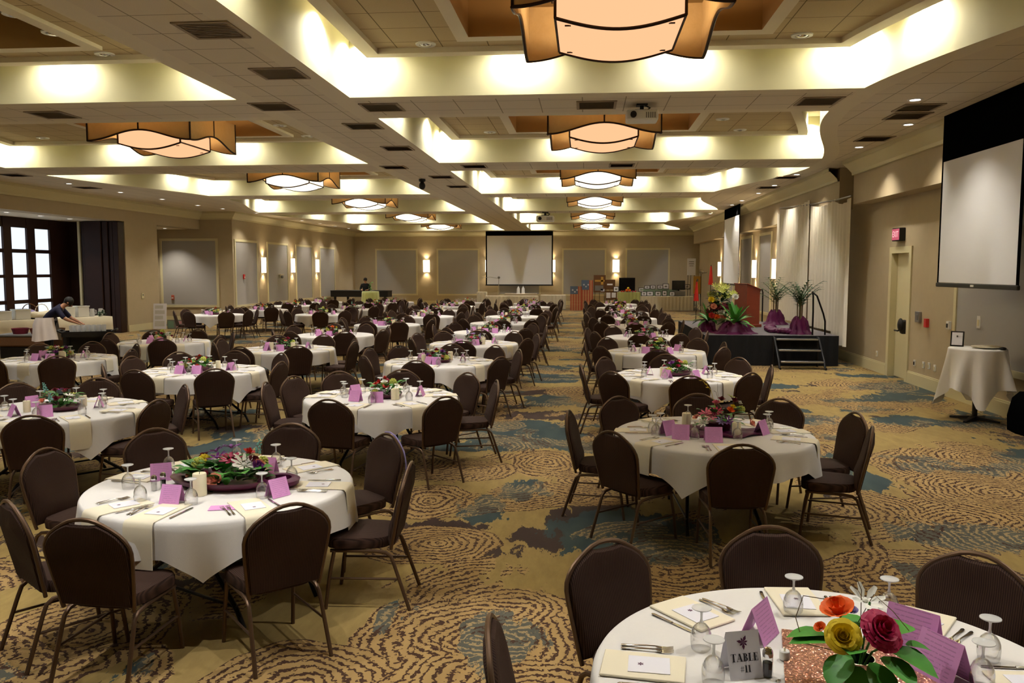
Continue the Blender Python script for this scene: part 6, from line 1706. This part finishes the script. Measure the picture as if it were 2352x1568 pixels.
MB().lathe([(.3, 0), (.36, .1), (.4, .5), (.32, .75), (.1, .86)], 22).xf(Matrix.Diagonal((1.2, .8, 1, 1))).build('body', M['black'], t); MB().tube([(-.3, 0, .8), (-.1, 0, 1.1), (.2, 0, 1.12), (.42, 0, .9), (.48, 0, .7)], .018, 8).build('handle', M['black'], t)
MB().ball((0, 0, .84), .24, 14, 8, 1.2, .9, .55).build('contents', M['apron'], t)
t = thing('foam_board', 'tall white printed board leaning on the tan pier', 'board', (-15.75, 29.4, 0), .12)
R_ = Matrix.Rotation(-.12, 4, 'X')
MB().box(-.24, .24, -.01, .01, 0, .95).xf(R_).build('board', M['paper'], t, smooth=False)
mb = MB()
for i, (a, b) in enumerate(((.1, .3), (.36, .5), (.56, .7), (.76, .88))): mb.box(-.18, .18 - .06 * (i % 2), -.0125, -.009, a, b)
mb.xf(R_).build('print', mat('pale_print', S(206, 204, 200), .7), t, smooth=False)
t = thing('small_poster', 'small picture with green and pink patches leaning below the alcove panel', 'poster', (-15.2, 29.5, 0), 0)
MB().box(-.3, .3, -.01, .01, 0, .34).build('board', M['grey'], t, smooth=False); MB().box(-.27, -.05, -.014, -.009, .04, .3).build('print', mat('sage_print', S(120, 150, 130), .7), t, smooth=False); MB().box(.05, .26, -.014, -.009, .06, .3).build('print', mat('rose_print', S(200, 150, 160), .7), t, smooth=False)
MB().box(-.02, .02, .01, .1, 0, .2).build('stand', M['black'], t, smooth=False)
t = thing('fire_alarm_pull', 'small red alarm pull on the grey alcove panel', 'fire alarm', (-17.35, 33.58, 1.03)); MB().box(-.06, .06, -.05, 0, -.1, .1, .01).build('cover', M['flagred'], t, smooth=False); MB().box(-.035, .035, -.06, -.045, -.04, .0).build('handle', M['white'], t, smooth=False)
t = thing('alarm_strobe', 'small red strobe on the first fabric panel of the left wall', 'fire alarm', (XL + .02, 34.6, 1.9)); MB().box(0, .05, -.07, .07, -.1, .1, .01).build('cover', M['red'], t, smooth=False); MB().box(.045, .06, -.03, .03, -.06, .0).build('lens', M['white'], t, smooth=False)
t = thing('thermostat', 'pale thermostat on the tan pier', 'thermostat', (XP, 28.9, 1.25)); MB().box(0, .03, -.08, .08, -.1, .1, .01).build('cover', M['trim'], t, smooth=False); MB().box(.028, .034, -.04, .04, .0, .06).build('dial', M['grey'], t, smooth=False)
t = thing('wall_bracket', 'small white bracket on the second fabric panel of the left wall', 'bracket', (XL + .02, 38.9, 1.95)); MB().box(0, .12, -.22, .22, .0, .03, .01).box(0, .04, -.05, .05, -.15, .0).build('arm', M['trim'], t, smooth=False); MB().ball((.1, 0, -.1), .07, 12, 8).build('head', M['grey'], t)
# light stand in front of the far screen
t = thing('light_stand', 'thin light stand with a curved boom in front of the far screen', 'stand', (-4.9, 46.8, 0)); MB().tube([(0, 0, 0), (0, 0, 1.75)], .018, 6).tube([(-.25, -.15, 0), (0, 0, .35), (.25, -.15, 0)], .012, 5).build('pole', M['alu'], t); MB().tube([(0, 0, 1.7), (-.5, 0, 1.78), (-.95, 0, 1.74), (-1.05, 0, 1.6)], .012, 6).build('boom', M['alu'], t); MB().ball((0, 0, 1.75), .07, 10, 7).build('head', M['grey'], t)
for i, x in enumerate((-4.15, -3.85)):
    o = MB().lathe([(.13, 0), (.11, .02), (.09, .3), (.03, .42)], 16).box(-.02, .02, -.02, .02, .42, .48).build('pendant_shade', M['white'], None, (x, 51.3, .72)); o.location = (x, 51.3, .72)
    tag(o, '%s of two white cone shades standing below the far screen' % ('left', 'right')[i], 'lamp shade', 'white cone shades')
o = MB().box(-1, 1, -.25, .25, 0, .72, .02).build('credenza', M['wall'], None, (-4.0, 51.35, 0), smooth=False); tag(o, 'tan cabinet under the far screen', 'cabinet')
